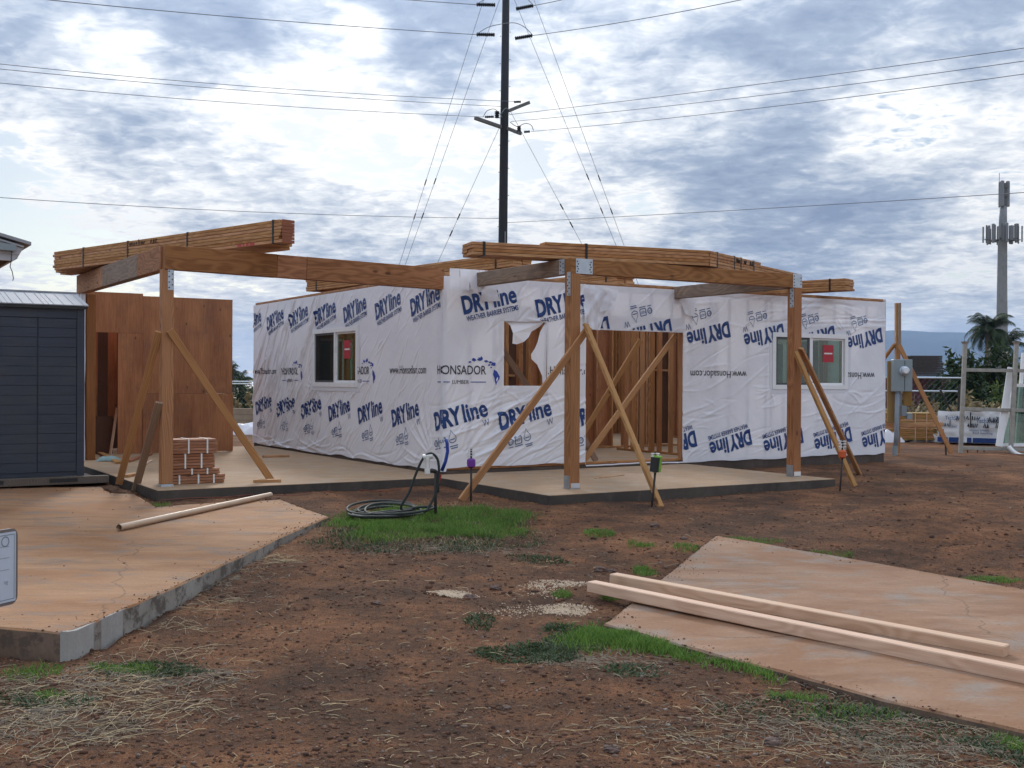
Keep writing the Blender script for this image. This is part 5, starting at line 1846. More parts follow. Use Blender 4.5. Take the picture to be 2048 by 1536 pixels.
for pts in ([(953, 69), (975, 55), (1003, 48), (1030, 46), (1050, 55), (1065, 70)], [(953, 9), (975, -4), (1003, -12), (1030, -14), (1052, -4), (1067, 11)], [(1020, 244), (1034, 253), (1050, 247), (1062, 250), (1067, 261)], [(967, 233), (974, 222), (988, 218), (998, 226), (1004, 235)], [(1002, 228), (1012, 216), (1022, 224)]):
    jb.tube(smooth_path([on_pole(x, y, -0.3) for x, y in pts], 4), 0.014, 5)
jb.build('jumper', M_WIRE, pole)
b = MB()
b.tube([on_pole(1010, 500, -0.2), on_pole(1010.5, 463, -0.2)], 0.025, 6)
b.build('ground_conduit', M_ANT, pole)


def wire(pp, de, label, ext=0.25, r_=0.0095, lo=0.0):
    """parabola through three pixels given with depths (pole end last)"""
    P3 = [dp(x, y, d) for (x, y), d in zip(pp, de)]
    x0, xm, x1 = [p_[0] for p_ in pp]
    tm = (P3[1] - P3[0]).length / ((P3[1] - P3[0]).length + (P3[2] - P3[1]).length)
    pts = []
    for t_ in np.linspace(-ext, 1, 24):
        l0 = (t_ - tm) * (t_ - 1) / ((0 - tm) * (0 - 1))
        l1 = (t_) * (t_ - 1) / (tm * (tm - 1))
        l2 = t_ * (t_ - tm) / (1 * (1 - tm))
        pts.append(P3[0] * l0 + P3[1] * l1 + P3[2] * l2)
    return tag(MB().tube(pts, r_, 5).build('power_line', M_WIRE, origin=P3[2], smooth=True), label, 'power line', 'wires strung from the utility pole')


dl, dr_ = (30, 36, PD), (27, 34, PD)
wire([(100, 0), (528, 39), (955, 69.5)], dl, 'upper power line leaving the pole to the left', r_=0.013)
wire([(820, 0), (890, 5), (955, 9.5)], (39.5, 41, PD), 'topmost power line at the pole, leaving left', ext=2.5, r_=0.013)
wire([(0, 128), (488, 172), (1028, 203)], dl, 'first of three close power lines left of the pole, highest')
wire([(0, 138), (488, 181), (1004, 213)], dl, 'middle of the three close power lines left of the pole')
wire([(0, 166), (488, 207), (970, 234)], dl, 'lowest of the three close power lines left of the pole')
wire([(0, 395), (488, 423), (1000, 437)], dl, 'single low line left of the pole above the lumber bundle')
wire([(1480, 0), (1270, 40), (1065, 71)], (36, 39, PD), 'upper power line leaving the pole to the right', ext=1.0, r_=0.013)
wire([(1122, 0), (1094, 6), (1067, 11)], (41, 41.5, PD), 'topmost power line at the pole, leaving right', ext=4.0, r_=0.013)
wire([(2048, 96), (1512, 169), (1020, 229)], dr_, 'highest of three parallel power lines right of the pole')
wire([(2048, 122), (1512, 192), (1022, 243)], dr_, 'middle of three parallel power lines right of the pole')
wire([(2048, 148), (1512, 217), (1062, 263)], dr_, 'lowest of three parallel power lines right of the pole')
wire([(2048, 385), (1512, 418), (1018, 445)], dr_, 'single low line right of the pole crossing the cell tower')


def guy(a, b_, dd, label):
    p0, p1 = dp(*a, PD), dp(*b_, dd)
    d = p1 - p0
    e_ = p0 + d * ((p0.z + 0.3) / -d.z)
    s_ = p0 - d * 0.35 if a[1] <= 0 else p0
    t = thing('guy_wire', label, 'guy wire', e_, 'guy wires staying the utility pole')
    MB().tube([s_, e_], 0.0085, 5).build('strand', M_WIRE, t)
    for f in (0.72, 0.86):
        q = p0 + d * f
        MB().tube([q - d.normalized() * 0.12, q + d.normalized() * 0.12], 0.024, 6).build('strain_insulator', M_POLE, t)
guy((967, 0), (808, 500), 44.0, 'outermost guy wire left of the pole')
guy((999, 0), (821, 500), 43.0, 'second guy wire left of the pole, from the top')
guy((998, 257), (887, 500), 43.0, 'shortest left guy wire, from below the cross arm')
guy((1022, 225), (1162, 485), 43.0, 'shortest right guy wire, from the cross arm')
guy((1029, 0), (1231, 488), 43.0, 'second guy wire right of the pole, from the top')
guy((1068, 0), (1247, 488), 44.0, 'outermost guy wire right of the pole')

# ================================================================== CELL TOWER
TD = 120.0
tb, tt = dp(2003, 705, TD), dp(2005, 492, TD)
sc_ = TD / FPX
tower = thing('cell_tower', 'pale concrete cell tower with antenna arrays above the palm', 'cell tower', Vector((tb.x, tb.y, -0.8)))
mb = MB()
mb.tube([Vector((tb.x, tb.y, -0.8)), tb, tt, dp(2006, 440, TD), dp(2007, 412, TD)], [0.62, 0.57, 0.47, 0.40, 0.34], 20)
mb.build('mast', M_TOWER, tower, smooth=True)
c_ = dp(2007, 388, TD)
for k in range(3):
    a = R(90 + 120 * k + 20)
    o = Vector((math.cos(a), math.sin(a), 0)) * 0.42
    b = MB()
    lathe(b, c_ + o - Vector((0, 0, 1.35)), [(0.16, 0), (0.22, 0.05), (0.22, 2.6), (0.16, 2.7)], 8)
    b.build('antenna', M_ANT, tower)
b = MB()
lathe(b, c_ - Vector((0, 0, 1.2)), [(0.36, 0), (0.36, 2.3)], 12)
b.build('equipment', M_ANTD, tower)
for z_ in (0.6, -0.35):
    b = MB()
    lathe(b, c_ + Vector((0.1, -0.33, z_)), [(0.2, 0), (0.22, 0.5)], 8)
    b.build('equipment', M_ARM, tower)
b = MB(); b.tube([c_ + Vector((-0.45, 0, 1.2)), c_ + Vector((-0.45, 0, 2.2))], 0.03, 5); b.build('whip', M_ANTD, tower)
c_ = dp(2005, 468, TD)
pc = MB()
for k in range(24):
    a0, a1 = R(15 * k), R(15 * k + 15)
    pc.tube([c_ + Vector((1.2 * math.cos(a0), 1.2 * math.sin(a0), -0.7)), c_ + Vector((1.2 * math.cos(a1), 1.2 * math.sin(a1), -0.7))], 0.05, 5)
    if k % 4 == 0:
        pc.tube([c_ + Vector((0, 0, -0.7)), c_ + Vector((1.9 * math.cos(a0), 1.9 * math.sin(a0), -0.6))], 0.06, 5)
pc.build('platform', M_ANTD, tower)
for k in range(18):
    a = R(20 * k + 5)
    rr = (1.75, 1.35, 1.9)[k % 3]
    p_ = c_ + Vector((rr * math.cos(a), rr * math.sin(a), 0))
    b = MB()
    hh = (0.9, 1.0, 0.8)[k % 3]
    if k % 3 == 1:
        lathe(b, p_ - Vector((0, 0, hh)), [(0.12, 0), (0.15, 0.06), (0.15, 2 * hh - 0.06), (0.12, 2 * hh)], 6)
        b.build('antenna', M_ANT, tower)
    else:
        b.tube([p_ - Vector((0, 0, hh * 1.1)), p_ + Vector((0, 0, hh))], 0.075, 6)
        b.build('antenna', M_ANTD, tower)
for sx in (-0.5, 0.25):
    b = MB(); b.box((c_.x + sx, c_.y - 1.2, c_.z - 0.75), (c_.x + sx + 0.42, c_.y - 0.95, c_.z + 0.75)); b.build('antenna', M_ANT, tower)
lad = MB()
lad.tube([Vector((tb.x + 0.7, tb.y, 0)), dp(2013, 492, TD)], 0.05, 5)
lad.build('cable_run', M_ANTD, tower)


# ================================================================== PALMS AND SHRUBS
def palm(base, hgt, fl, nf, label, seed, r0=0.22):
    g = np.random.default_rng(seed)
    t = thing('palm_tree', label, 'palm tree', base)
    base = Vector(base)
    topc = base + Vector((0, 0, hgt))
    MB().tube([base, base.lerp(topc, 0.5) + Vector((0.06, 0, 0)), topc], [r0 * 1.3, r0, r0 * 0.8], 12).build('trunk', M_PALMT, t, smooth=True)
    V, F = [], []
    for k in range(nf):
        az = g.uniform(0, 2 * np.pi)
        el = g.uniform(-0.9, 1.35)
        L = fl * g.uniform(0.8, 1.1)
        n = 16
        p_ = np.array(topc)
        dirh = np.array([math.cos(az), math.sin(az), 0])
        side = np.array([-math.sin(az), math.cos(az), 0])
        pts = []
        for i in range(n + 1):
            f = i / n
            e_ = el - f * f * 1.7 - 0.15 * f
            pts.append(p_.copy())
            p_ = p_ + (dirh * math.cos(e_) + np.array([0, 0, math.sin(e_)])) * L / n
        for i in range(1, n + 1):
            f = i / n
            ll = L * 0.34 * math.sin(math.pi * min(1, f * 0.85 + 0.12)) ** 0.7
            for s_ in (-1, 1):
                for rep in (0, 0.5):
                    o = pts[i] * (1 - rep) + pts[i - 1] * rep
                    fw_ = (pts[i] - pts[i - 1]); fw_ = fw_ / np.linalg.norm(fw_)
                    dd = side * s_ * 0.75 + fw_ * 0.55 + np.array([0, 0, -0.45 - 0.4 * g.random()])
                    dd = dd / np.linalg.norm(dd)
                    wv = fw_ * L * 0.012
                    b0 = len(V)
                    V.extend([o - wv, o + wv, o + dd * ll * (0.85 + 0.3 * g.random())])
                    F.append([b0, b0 + 1, b0 + 2])
        for i in range(n):
            b0 = len(V)
            wv = side * L * 0.012 * (1.2 - i / n)
            V.extend([pts[i] - wv, pts[i] + wv, pts[i + 1]])
            F.append([b0, b0 + 1, b0 + 2])
    np_mesh('crown', np.array(V), np.array(F), M_PALM, t)
    return t


pb0 = dp(1976, 712, 100.0)
palm(Vector((pb0.x, pb0.y, -0.8)), 6.7, 2.5, 76, 'dark coconut palm standing left of the cell tower', 3, 0.3)
pb1 = dp(2000, 712, 104.0)
palm(Vector((pb1.x + 0.6, pb1.y, -0.8)), 5.6, 2.4, 34, 'smaller palm behind the foot of the cell tower', 4, 0.25)
pb2 = dp(463, 752, 70.0)
palm(Vector((pb2.x, pb2.y, -0.4)), 2.1, 1.25, 36, 'small distant palm in the gap beside the plywood, taller one', 8, 0.12)
pb3 = dp(481, 757, 72.0)
palm(Vector((pb3.x, pb3.y, -0.4)), 1.5, 1.1, 30, 'small distant palm in the gap beside the plywood, lower one', 9, 0.12)


def leaf_mass(c_, rad, n, leaf, seed, shape=1.0):
    """leaf triangles in clumps through an uneven volume"""
    g = np.random.default_rng(seed)
    nc = max(6, n // 60)
    cl_ = g.normal(size=(nc, 3))
    cl_ /= np.linalg.norm(cl_, axis=1)[:, None]
    cl_ *= (g.random(nc) ** 0.45)[:, None] * (0.75 + 0.5 * g.random(nc))[:, None]
    cl_[:, 2] = np.abs(cl_[:, 2]) * 1.0 - 0.1
    k = g.integers(0, nc, n)
    P = cl_[k] + g.normal(size=(n, 3)) * 0.13
    P = P * np.array(rad) + np.array(c_)
    a = g.normal(size=(n, 3)); a /= np.linalg.norm(a, axis=1)[:, None]
    b = np.cross(a, g.normal(size=(n, 3))); b /= np.linalg.norm(b, axis=1)[:, None]
    s = leaf * (0.6 + 0.8 * g.random(n))[:, None]
    V = np.stack([P - b * s * 0.35, P + a * s, P + b * s * 0.35, P - a * s], 1).reshape(-1, 3)
    F = np.arange(4 * n).reshape(n, 4)
    return V, F


def bush(px, py_top, depth, wpx, m, label, n, leaf, seed, group=None, zb=-0.5, name='bush'):
    tp = dp(px, py_top, depth)
    hgt = max(0.4, tp.z - zb)
    base = Vector((tp.x, tp.y, zb))
    t = thing(name, label, 'bush', base, group)
    rx = wpx / 2 * depth / FPX
    V, F = leaf_mass((tp.x, tp.y, zb + hgt * 0.1), (rx, rx * 0.8, hgt * 0.92), n, leaf, seed)
    np_mesh('foliage', V, F, m, t)
    b = MB()
    g = random.Random(seed)
    for k in range(4):
        b.tube([base + Vector((g.uniform(-.1, .1), 0, -0.1)), base + Vector((g.uniform(-.5, .5) * rx, g.uniform(-.3, .3) * rx, hgt * 0.55))], [0.07, 0.025], 6)
    b.build('stems', M_PALMT, t)
    return t


bg = 'bushes beyond the rack and fence'
bush(1935, 706, 62, 95, M_BUSHD, 'dark green bush left of the rack, below the palm', 4200, 0.20, 41, bg)
bush(2000, 700, 66, 110, M_BUSHD, 'dark green bush at the foot of the cell tower', 4600, 0.20, 42, bg)
bush(2060, 702, 58, 100, M_BUSHD, 'dark green bush at the right edge behind the glass panels', 4200, 0.19, 43, bg)
bush(1890, 755, 70, 80, M_BUSHD, 'low dark bush behind the gate, right of the container', 1500, 0.16, 44, bg)
bush(1995, 778, 46, 70, M_BUSHL, 'bright green low bush seen through the rack', 1500, 0.11, 45, bg)
bush(2045, 772, 44, 60, M_BUSHL, 'bright green low bush behind the glass panels', 1300, 0.11, 46, bg)
bush(1970, 800, 42, 50, M_BUSHD, 'small dark shrub seen low through the rack', 900, 0.10, 47, bg)
bush(485, 770, 62, 90, M_BUSHD, 'dark hedge behind the fence in the left gap', 2200, 0.14, 48, 'hedges in the left gap')
bush(540, 774, 60, 90, M_BUSHD, 'dark hedge mostly hidden behind the left house corner', 1200, 0.14, 49, 'hedges in the left gap')
bush(470, 792, 40, 45, M_BUSHT, 'dry brush clump above the low block wall, left one', 700, 0.09, 50, 'dry brush in the left gap')
bush(505, 794, 41, 50, M_BUSHT, 'dry brush clump above the low block wall, right one', 700, 0.09, 51, 'dry brush in the left gap')
# dry field brush at the right: one mass
Vs, Fs, nb0 = [], [], 0
for k in range(26):
    px = 1765 + 11 * k + random.uniform(-8, 8)
    dpt = random.uniform(33, 46)
    tp = dp(px, random.uniform(792, 812), dpt)
    V, F = leaf_mass((tp.x, tp.y, -0.25), (0.6, 0.5, max(0.2, tp.z + 0.25)), 260, 0.10, 60 + k)
    Vs.append(V); Fs.append(F + nb0); nb0 += len(V)
tag(np_mesh('dry_brush', np.concatenate(Vs), np.concatenate(Fs), M_BUSHT), 'dry tan field brush behind the lumber pallets at right', 'brush', kind='stuff')

# left gap: block wall, fence, white roof
t0, t1 = gp(440, 848, -0.2), gp(560, 852, -0.2)
bw_ = thing('block_wall', 'low tan block wall seen in the gap at left', 'wall', t0)
dW = (t1 - t0).normalized(); nW = Vector((-dW.y, dW.x, 0))
LW = (t1 - t0).length
for r_ in range(3):
    for k in range(int(LW / 0.4)):
        a = t0 + dW * (0.4 * k + (0.2 if r_ % 2 else 0)) + Vector((0, 0, 0.19 * r_ - 0.05))
        b = MB()
        q = [a, a + dW * 0.392, a + dW * 0.392 + nW * 0.19, a + nW * 0.19]
        b.add(q + [p_ + Vector((0, 0, 0.183)) for p_ in q], [(0, 3, 2, 1), (4, 5, 6, 7), (0, 1, 5, 4), (1, 2, 6, 5), (2, 3, 7, 6), (3, 0, 4, 7)])
        b.build('block', M_TANW, bw_)


def chain_fence(pa, pb, d0, d1, z0, zt, label, rails, posts, mid=None, mesh=0.17):
    a, e_ = dp(*pa, d0), dp(*pb, d1)
    a.z = e_.z = z0
    t = thing('chain_link_fence', label, 'fence', a)
    for z in rails:
        MB().tube([Vector((a.x, a.y, z)), Vector((e_.x, e_.y, z))], 0.025, 8).build('rail', M_GALV, t)
    for f in posts:
        p_ = a.lerp(e_, f)
        MB().tube([p_ - Vector((0, 0, 0.2)), Vector((p_.x, p_.y, zt + 0.05))], 0.03, 8).build('post', M_GALVD, t)
    b = MB()
    d = (e_ - a); L = d.length; d.normalize()
    hh = zt - z0
    n = int(L / mesh)
    for k in range(n):
        for s_ in (1, -1):
            x0 = k * mesh
            x1 = x0 + s_ * hh
            f0, f1 = 0.0, 1.0
            if x1 < 0: f1 = x0 / hh
            if x1 > L: f1 = (L - x0) / hh
            q0 = a + d * x0 + Vector((0, 0, 0)); q1 = a + d * (x0 + s_ * hh * f1) + Vector((0, 0, hh * f1))
            b.tube([q0, q1], 0.0022, 3, caps=False)
    m_ = b.build('mesh', M_GALVD, t)
    m_['kind'] = 'stuff'
    return t


chain_fence((440, 800), (620, 800), 45, 45, -0.3, 1.14, 'chain link fence with pale top rail in the left gap', (1.14, 1.05), (0.0, 0.5, 1.0))
chain_fence((1700, 790), (1925, 790), 34, 34, -0.2, 1.40, 'chain link gate with two pale rails behind the meter', (1.40, 1.0), (0.1, 0.45, 1.0))
wr_ = dp(500, 770, 80)
b = MB()
b.box((wr_.x - 0.6, wr_.y, -0.6), (wr_.x + 2.5, wr_.y + 4, 0.55))
rf = thing('far_building', 'low far building with white roof in the left gap', 'building', Vector((wr_.x, wr_.y, -0.6)))
b.build('wall', M_TANW, rf)
b = MB()
b.add([(wr_.x - 1.1, wr_.y - 0.3, 0.5), (wr_.x + 3, wr_.y - 0.3, 0.5), (wr_.x + 2.2, wr_.y + 2, 0.98), (wr_.x - 0.3, wr_.y + 2, 0.98), (wr_.x - 1.1, wr_.y + 4.3, 0.5), (wr_.x + 3, wr_.y + 4.3, 0.5)], [(0, 1, 2, 3), (3, 2, 5, 4), (0, 3, 4), (1, 5, 2)])
b.build('roof', M_FASCIA, rf)
# crumpled white plastic
def crumple(px, py, wd, hg, label, seed, m=M_WRAP):
    g = gg(px, py)
    n = 22
    s_, t_ = np.meshgrid(np.linspace(-1, 1, n), np.linspace(-1, 1, n))
    rr = np.clip(1 - np.maximum(np.abs(s_), np.abs(t_)) ** 3, 0, 1)
    z = rr * hg * (0.35 + 1.1 * fbm(s_ * 2.6 + seed, t_ * 2.6 + seed * 3, 3))
    X = g.x + s_ * wd * (0.5 + 0.1 * fbm(t_ * 2 + seed, s_, 2)); Y = g.y + t_ * wd * 0.35
    ids = np.arange(n * n).reshape(n, n)
    F = np.stack([ids[:-1, :-1].ravel(), ids[:-1, 1:].ravel(), ids[1:, 1:].ravel(), ids[1:, :-1].ravel()], 1)
    return tag(np_mesh('plastic_sheet', np.stack([X.ravel(), Y.ravel(), float(gz(g.x, g.y)) - 0.01 + z.ravel()], 1), F, m), label, 'plastic sheet')
crumple(495, 868, 1.0, 0.30, 'crumpled white plastic sheet beside the left house corner', 3)
crumple(1772, 884, 0.7, 0.30, 'white plastic bundle on the dirt at the right house corner', 5)
crumple(1848, 884, 0.7, 0.22, 'crumpled white plastic between lumber and printed tarp bundle', 7)
cl_ = gp(217, 922, ZP)
n = 16
s_, t_ = np.meshgrid(np.linspace(-1, 1, n), np.linspace(-1, 1, n))
rr = np.clip(1 - (s_ ** 4 + t_ ** 4) / 1.2, 0, 1)
z = ZP + 0.002 + rr * (0.05 + 0.04 * fbm(s_ * 3, t_ * 3, 2))
ids = np.arange(n * n).reshape(n, n)
F = np.stack([ids[:-1, :-1].ravel(), ids[:-1, 1:].ravel(), ids[1:, 1:].ravel(), ids[1:, :-1].ravel()], 1)
tag(np_mesh('cloth', np.stack([(cl_.x + s_ * 0.17).ravel(), (cl_.y + t_ * 0.12).ravel(), z.ravel()], 1), F, M_TEAL, smooth=True), 'folded pale teal cloth on the patio beside the left wall post', 'cloth')

# ================================================================== METER POST
mg = gg(1793, 911)
MD = mg.y
def mp(px, py, off=0.0):
    return dp(px, py, MD + off)
meter = thing('electric_meter', 'grey electric meter cabinet on an ochre board with conduit to the ground', 'electric meter', mg)
s_ = MD / FPX
c_ = mp(1803.5, 751)
bxw, bxh = 19 * s_, 32 * s_
MB().box((c_.x - bxw, c_.y - 0.07, c_.z - bxh), (c_.x + bxw, c_.y + 0.09, c_.z + bxh)).build('cabinet', M_METER, meter, bevel=0.008)
MB().box((c_.x + 0.03, c_.y - 0.078, c_.z - bxh + 0.02), (c_.x + 0.036, c_.y - 0.069, c_.z + bxh - 0.02)).build('door_seam', M_BLACK, meter)
b = MB()
lathe(b, c_ + Vector((0.02, -0.07, 0.09)), [(0.095, 0), (0.095, 0.03), (0.08, 0.035), (0.078, 0.10), (0.06, 0.12), (0.01, 0.125)], 20, (0, -1, 0))
b.build('meter_dome', M_GALV, meter, smooth=False)
b = MB()
lathe(b, c_ + Vector((0.02, -0.19, 0.09)), [(0.045, 0), (0.045, 0.006)], 16, (0, -1, 0))
b.build('meter_dial', M_VINYL, meter)
MB().tube([mp(1795, 783), mp(1793, 870), mp(1790, 911)], 0.048, 12).build('conduit', M_CONDUIT, meter, smooth=True)
MB().tube([mp(1790, 892, -0.01), mp(1789.5, 913, -0.01)], 0.055, 12).build('conduit_sleeve', M_METER, meter)
plank('back_board', mp(1783, 845, 0.14), mp(1783, 722, 0.14), 0.17, 0.05, M_OCHRE, meter, side=Vector((1, 0, 0)))
plank('back_board', mp(1815, 812, 0.16), mp(1815, 740, 0.16), 0.16, 0.04, M_OCHRE, meter, side=Vector((1, 0, 0)))
b = MB()
p_ = mp(1809, 822)
b.box((p_.x - 0.07, p_.y - 0.05, p_.z - 0.10), (p_.x + 0.03, p_.y + 0.07, p_.z + 0.10))
b.build('junction_box', M_CONDUIT, meter, bevel=0.006)
p_ = mp(1818, 832)
MB().box((p_.x - 0.055, p_.y - 0.06, p_.z - 0.065), (p_.x + 0.05, p_.y + 0.05, p_.z + 0.055)).build('junction_box', M_METER, meter, bevel=0.006)
MB().tube([mp(1800, 783, 0.03), mp(1801, 812, 0.03)], 0.016, 8).build('conduit', M_CONDUIT, meter)
mpost = thing('meter_post', 'tall timber post beside the meter with slanting brace boards', 'post', mg + Vector((0, 0.25, 0)))
plank('post', mp(1795, 905, 0.32), mp(1795, 606, 0.32), 0.09, 0.09, M_FIR, mpost, side=Vector((1, 0, 0)))
plank('post', mp(1799, 700, 0.235), mp(1799, 606, 0.235), 0.05, 0.06, M_GREYW, mpost, side=Vector((1, 0, 0)))
plank('brace', mp(1798, 690, 0.20), mp(1903, 906, 0.05), 0.085, 0.038, M_FIR, mpost, side=Vector((1, 0, 0.5)))
plank('brace', mp(1790, 688, 0.28), mp(1755, 735, 0.7), 0.085, 0.038, M_BRACE, mpost, side=Vector((1, 0, 0.5)))
plank('rail', mp(1762, 851, 0.24), mp(1886, 849, 0.08), 0.038, 0.085, M_FIR, mpost)
plank('stake', mp(1892, 912, 0.06), mp(1891, 885, 0.06), 0.03, 0.03, M_RUST, mpost)

# ================================================================== RACK WITH GLASS PANELS
rg = gg(1922, 906)
RD = rg.y
def rp(px, py, off=0.0):
    return dp(px, py, RD + off)
rack = thing('glass_rack', 'weathered steel rack of flared posts and rails at the right edge', 'rack', rg)
for (xb, yb, xt, yt) in ((1921, 906, 1930, 688), (2021, 909, 2033, 688)):
    plank('post', rp(xb, yb), rp(xt, yt), 0.075, 0.075, M_RACK, rack, side=Vector((1, 0, 0)))
    tpp = rp(xt, yt)
    b = MB()
    lathe(b, tpp, [(0.045, -0.01), (0.09, 0.045), (0.092, 0.05), (0.06, 0.05)], 4)
    b.build('post_cap', M_RACK, rack)
for (x0, y0, x1, y1) in ((1933, 740, 2090, 742), (1928, 818, 2090, 822), (1926, 896, 2090, 900)):
    plank('rail', rp(x0, y0, 0.06), rp(x1, y1, 0.06), 0.05, 0.07, M_RACK, rack)
for x in (1935, 1955, 1968):
    MB().tube([rp(x, 900, 0.1), rp(x, 910, 0.1)], 0.012, 6).build('foot', M_RUST, rack)
def glass_panel(x0, x1, y0, y1, off, lean, label):
    a = rp(x0, y1, off); e_ = rp(x1, y1, off + 0.1)
    hgt = (y1 - y0) * RD / FPX
    d = (e_ - a).normalized(); W = (e_ - a).length
    upv = Vector((lean, 0.12, 1)).normalized()
    n_ = d.cross(upv)
    t = thing('glazed_panel', label, 'glazed panel', a, 'glazed panels leaning in the rack')
    def bar(x_, y_, X_, Y_):
        c4 = [a + d * i + upv * j for i, j in ((x_, y_), (X_, y_), (X_, Y_), (x_, Y_))]
        return MB().add([p_ - n_ * 0.025 for p_ in c4] + [p_ + n_ * 0.025 for p_ in c4], [(0, 3, 2, 1), (4, 5, 6, 7), (0, 1, 5, 4), (1, 2, 6, 5), (2, 3, 7, 6), (3, 0, 4, 7)])
    f_ = 0.07
    for r_ in ((0, 0, W, f_), (0, hgt - f_, W, hgt), (0, f_, f_, hgt - f_), (W - f_, f_, W, hgt - f_)):
        bar(*r_).build('frame', M_VINYL, t)
    c4 = [a + d * i + upv * j for i, j in ((f_, f_), (W - f_, f_), (W - f_, hgt - f_), (f_, hgt - f_))]
    MB().add([p_ - n_ * 0.006 for p_ in c4] + [p_ + n_ * 0.006 for p_ in c4], [(0, 3, 2, 1), (4, 5, 6, 7), (0, 1, 5, 4), (1, 2, 6, 5), (2, 3, 7, 6), (3, 0, 4, 7)]).build('pane', M_GLASS, t)
glass_panel(1995, 2110, 760, 893, 0.16, 0.30, 'white framed glass panel leaning at right, front one')
glass_panel(2030, 2130, 700, 890, 0.30, 0.12, 'white framed glass panel at the picture edge, taller rear one')
plank_l = tag(plank('white_trim', rp(1998, 893, 0.02), rp(2022, 735, 0.2), 0.14, 0.03, M_VINYL, None, side=Vector((1, 0, 0))), 'white trim board leaning beside the glass panels', 'trim board')
ribbon = MB()
pts = [rp(2017, 893, -0.1), rp(2026, 903, -0.15), rp(2040, 911, -0.2), rp(2060, 913, -0.2)]
ribbon.tube(smooth_path(pts, 5), 0.05, 6)
tag(ribbon.build('plastic_strip', M_VINYL, origin=pts[0], smooth=True), 'white plastic strip curling on the dirt at the foot of the rack', 'plastic strip')

# ================================================================== PALLETS OF MATERIAL
def pile(p0, p1, hgt, dep, lab):
    d = (p1 - p0); d.z = 0
    L = d.length; d.normalize()
    n_ = Vector((-d.y, d.x, 0))
    if n_.y < 0: n_ = -n_
    return d, n_, L
a, e_ = gg(1770, 884), gg(1868, 886)
d, n_, L = pile(a, e_, 0.65, 1, '')
lp_ = thing('lumber_pile', 'strapped orange lumber pile on the dirt behind the meter', 'lumber', a)
for k in range(13):
    for c2 in range(3):
        z = -0.10 + 0.05 * k
        o = a + n_ * (0.15 + 0.3 * c2) + Vector((0, 0, z - a.z))
        plank('board', o + d * random.uniform(-.02, .02), o + d * (L + random.uniform(-.02, .02)), 0.29, 0.046, M_FIR if k % 2 else M_OCHRE, lp_)
for f in (0.62, 0.85):
    MB().tube([a + d * L * f - n_ * 0.006 + Vector((0, 0, 0.02)), a + d * L * f - n_ * 0.006 + Vector((0, 0, 0.70))], 0.012, 4).build('strap', M_FIRL, lp_)
a, e_ = gg(1876, 888), gg(2006, 892)
d, n_, L = pile(a, e_, 0.65, 1, '')
hgt = 60 * a.y / FPX
tp_ = thing('tarp_bundle', 'sheathing bundle wrapped in white tarp with blue lettering and black scrawl', 'wrapped bundle', a)
n = 40
s_, t_ = np.meshgrid(np.linspace(0, 1, n), np.linspace(0, 1, 24))
A, N_, D_ = np.array(a), np.array(n_), np.array(d)
wr = (fbm(s_ * 9, t_ * 6, 3) - 0.5) * 0.06
P = A + D_ * (s_ * L)[..., None] + np.array([0, 0, 1.0]) * (0.06 + t_ * hgt + 0.03 * fbm(s_ * 5, t_ * 0, 2) * t_)[..., None] - N_ * (wr + 0.03)[..., None]
ids = np.arange(n * 24).reshape(24, n)
F = np.stack([ids[:-1, :-1].ravel(), ids[:-1, 1:].ravel(), ids[1:, 1:].ravel(), ids[1:, :-1].ravel()], 1)
np_mesh('tarp', P.reshape(-1, 3), F, M_TARP, tp_, smooth=True)
def tarp_pt(x, y, off=0.045):
    return Vector(A + D_ * x * L + N_ * -off + np.array([0, 0, 0.06 + y * hgt]))
b = MB()
q = [a + d * 0.01 + n_ * 0.03, a + d * (L - 0.01) + n_ * 0.03, a + d * (L - 0.01) + n_ * 1.1, a + d * 0.01 + n_ * 1.1]
b.add([p_ + Vector((0, 0, 0.04)) for p_ in q] + [p_ + Vector((0, 0, hgt + 0.03)) for p_ in q], [(0, 3, 2, 1), (4, 5, 6, 7), (0, 1, 5, 4), (1, 2, 6, 5), (2, 3, 7, 6), (3, 0, 4, 7)])
b.build('tarp_top', M_TARP, tp_)
for x0, x1 in ((0.0, 0.16), (0.18, 0.40), (0.46, 0.53), (0.55, 0.98)):
    b = MB(); b.add([tarp_pt(x0, 0.0, 0.066), tarp_pt(x1, 0.0, 0.066), tarp_pt(x1, 0.16, 0.066), tarp_pt(x0, 0.16, 0.066)], [(0, 1, 2, 3)]); b.build('printed_band', M_BLUE, tp_)
for (s0, x0, y0, cap, wd, m_) in (('TechShield', 0.12, 0.74, 0.10, 0.30, M_LBLUE), ('TechShield', 0.60, 0.66, 0.12, 0.34, M_LBLUE), ('RADIANT BARRIER', 0.50, 0.38, 0.05, 0.30, M_LBLUE), ('Roof sheathing', 0.55, 0.29, 0.055, 0.30, M_LBLUE), ('TechShield', 0.16, 0.48, 0.06, 0.14, M_LBLUE)):
    V, F = text_tris(s0, 0.01)
    sx = wd * L / V[:, 0].max()
    P = np.array([list(tarp_pt(x0, y0, 0.07) + d * (x * sx) + Vector((0, 0, y * cap * 0.9))) for x, y in V])
    np_mesh('printed_lettering', P, F, m_, tp_)
strokes(tp_, tarp_pt(0.30, 0.72, 0.072), d, Vector((0, 0, 1)), [[(x * 1.5, y * 2.2 + 0.02 * math.sin(9 * x)) for x, y in p_] for p_ in scr], 0.014, M_BLACK)
strokes(tp_, tarp_pt(0.36, 0.50, 0.072), d, Vector((0, 0, 1)), [[(x * 1.1, y * 2.2) for x, y in p_] for p_ in scr[2:7]], 0.014, M_BLACK)
strokes(tp_, tarp_pt(0.04, 0.52, 0.072), d, Vector((0, 0, 1)), [[(x * 1.1, y * 1.8) for x, y in p_] for p_ in scr[:4]], 0.011, M_BLACK)
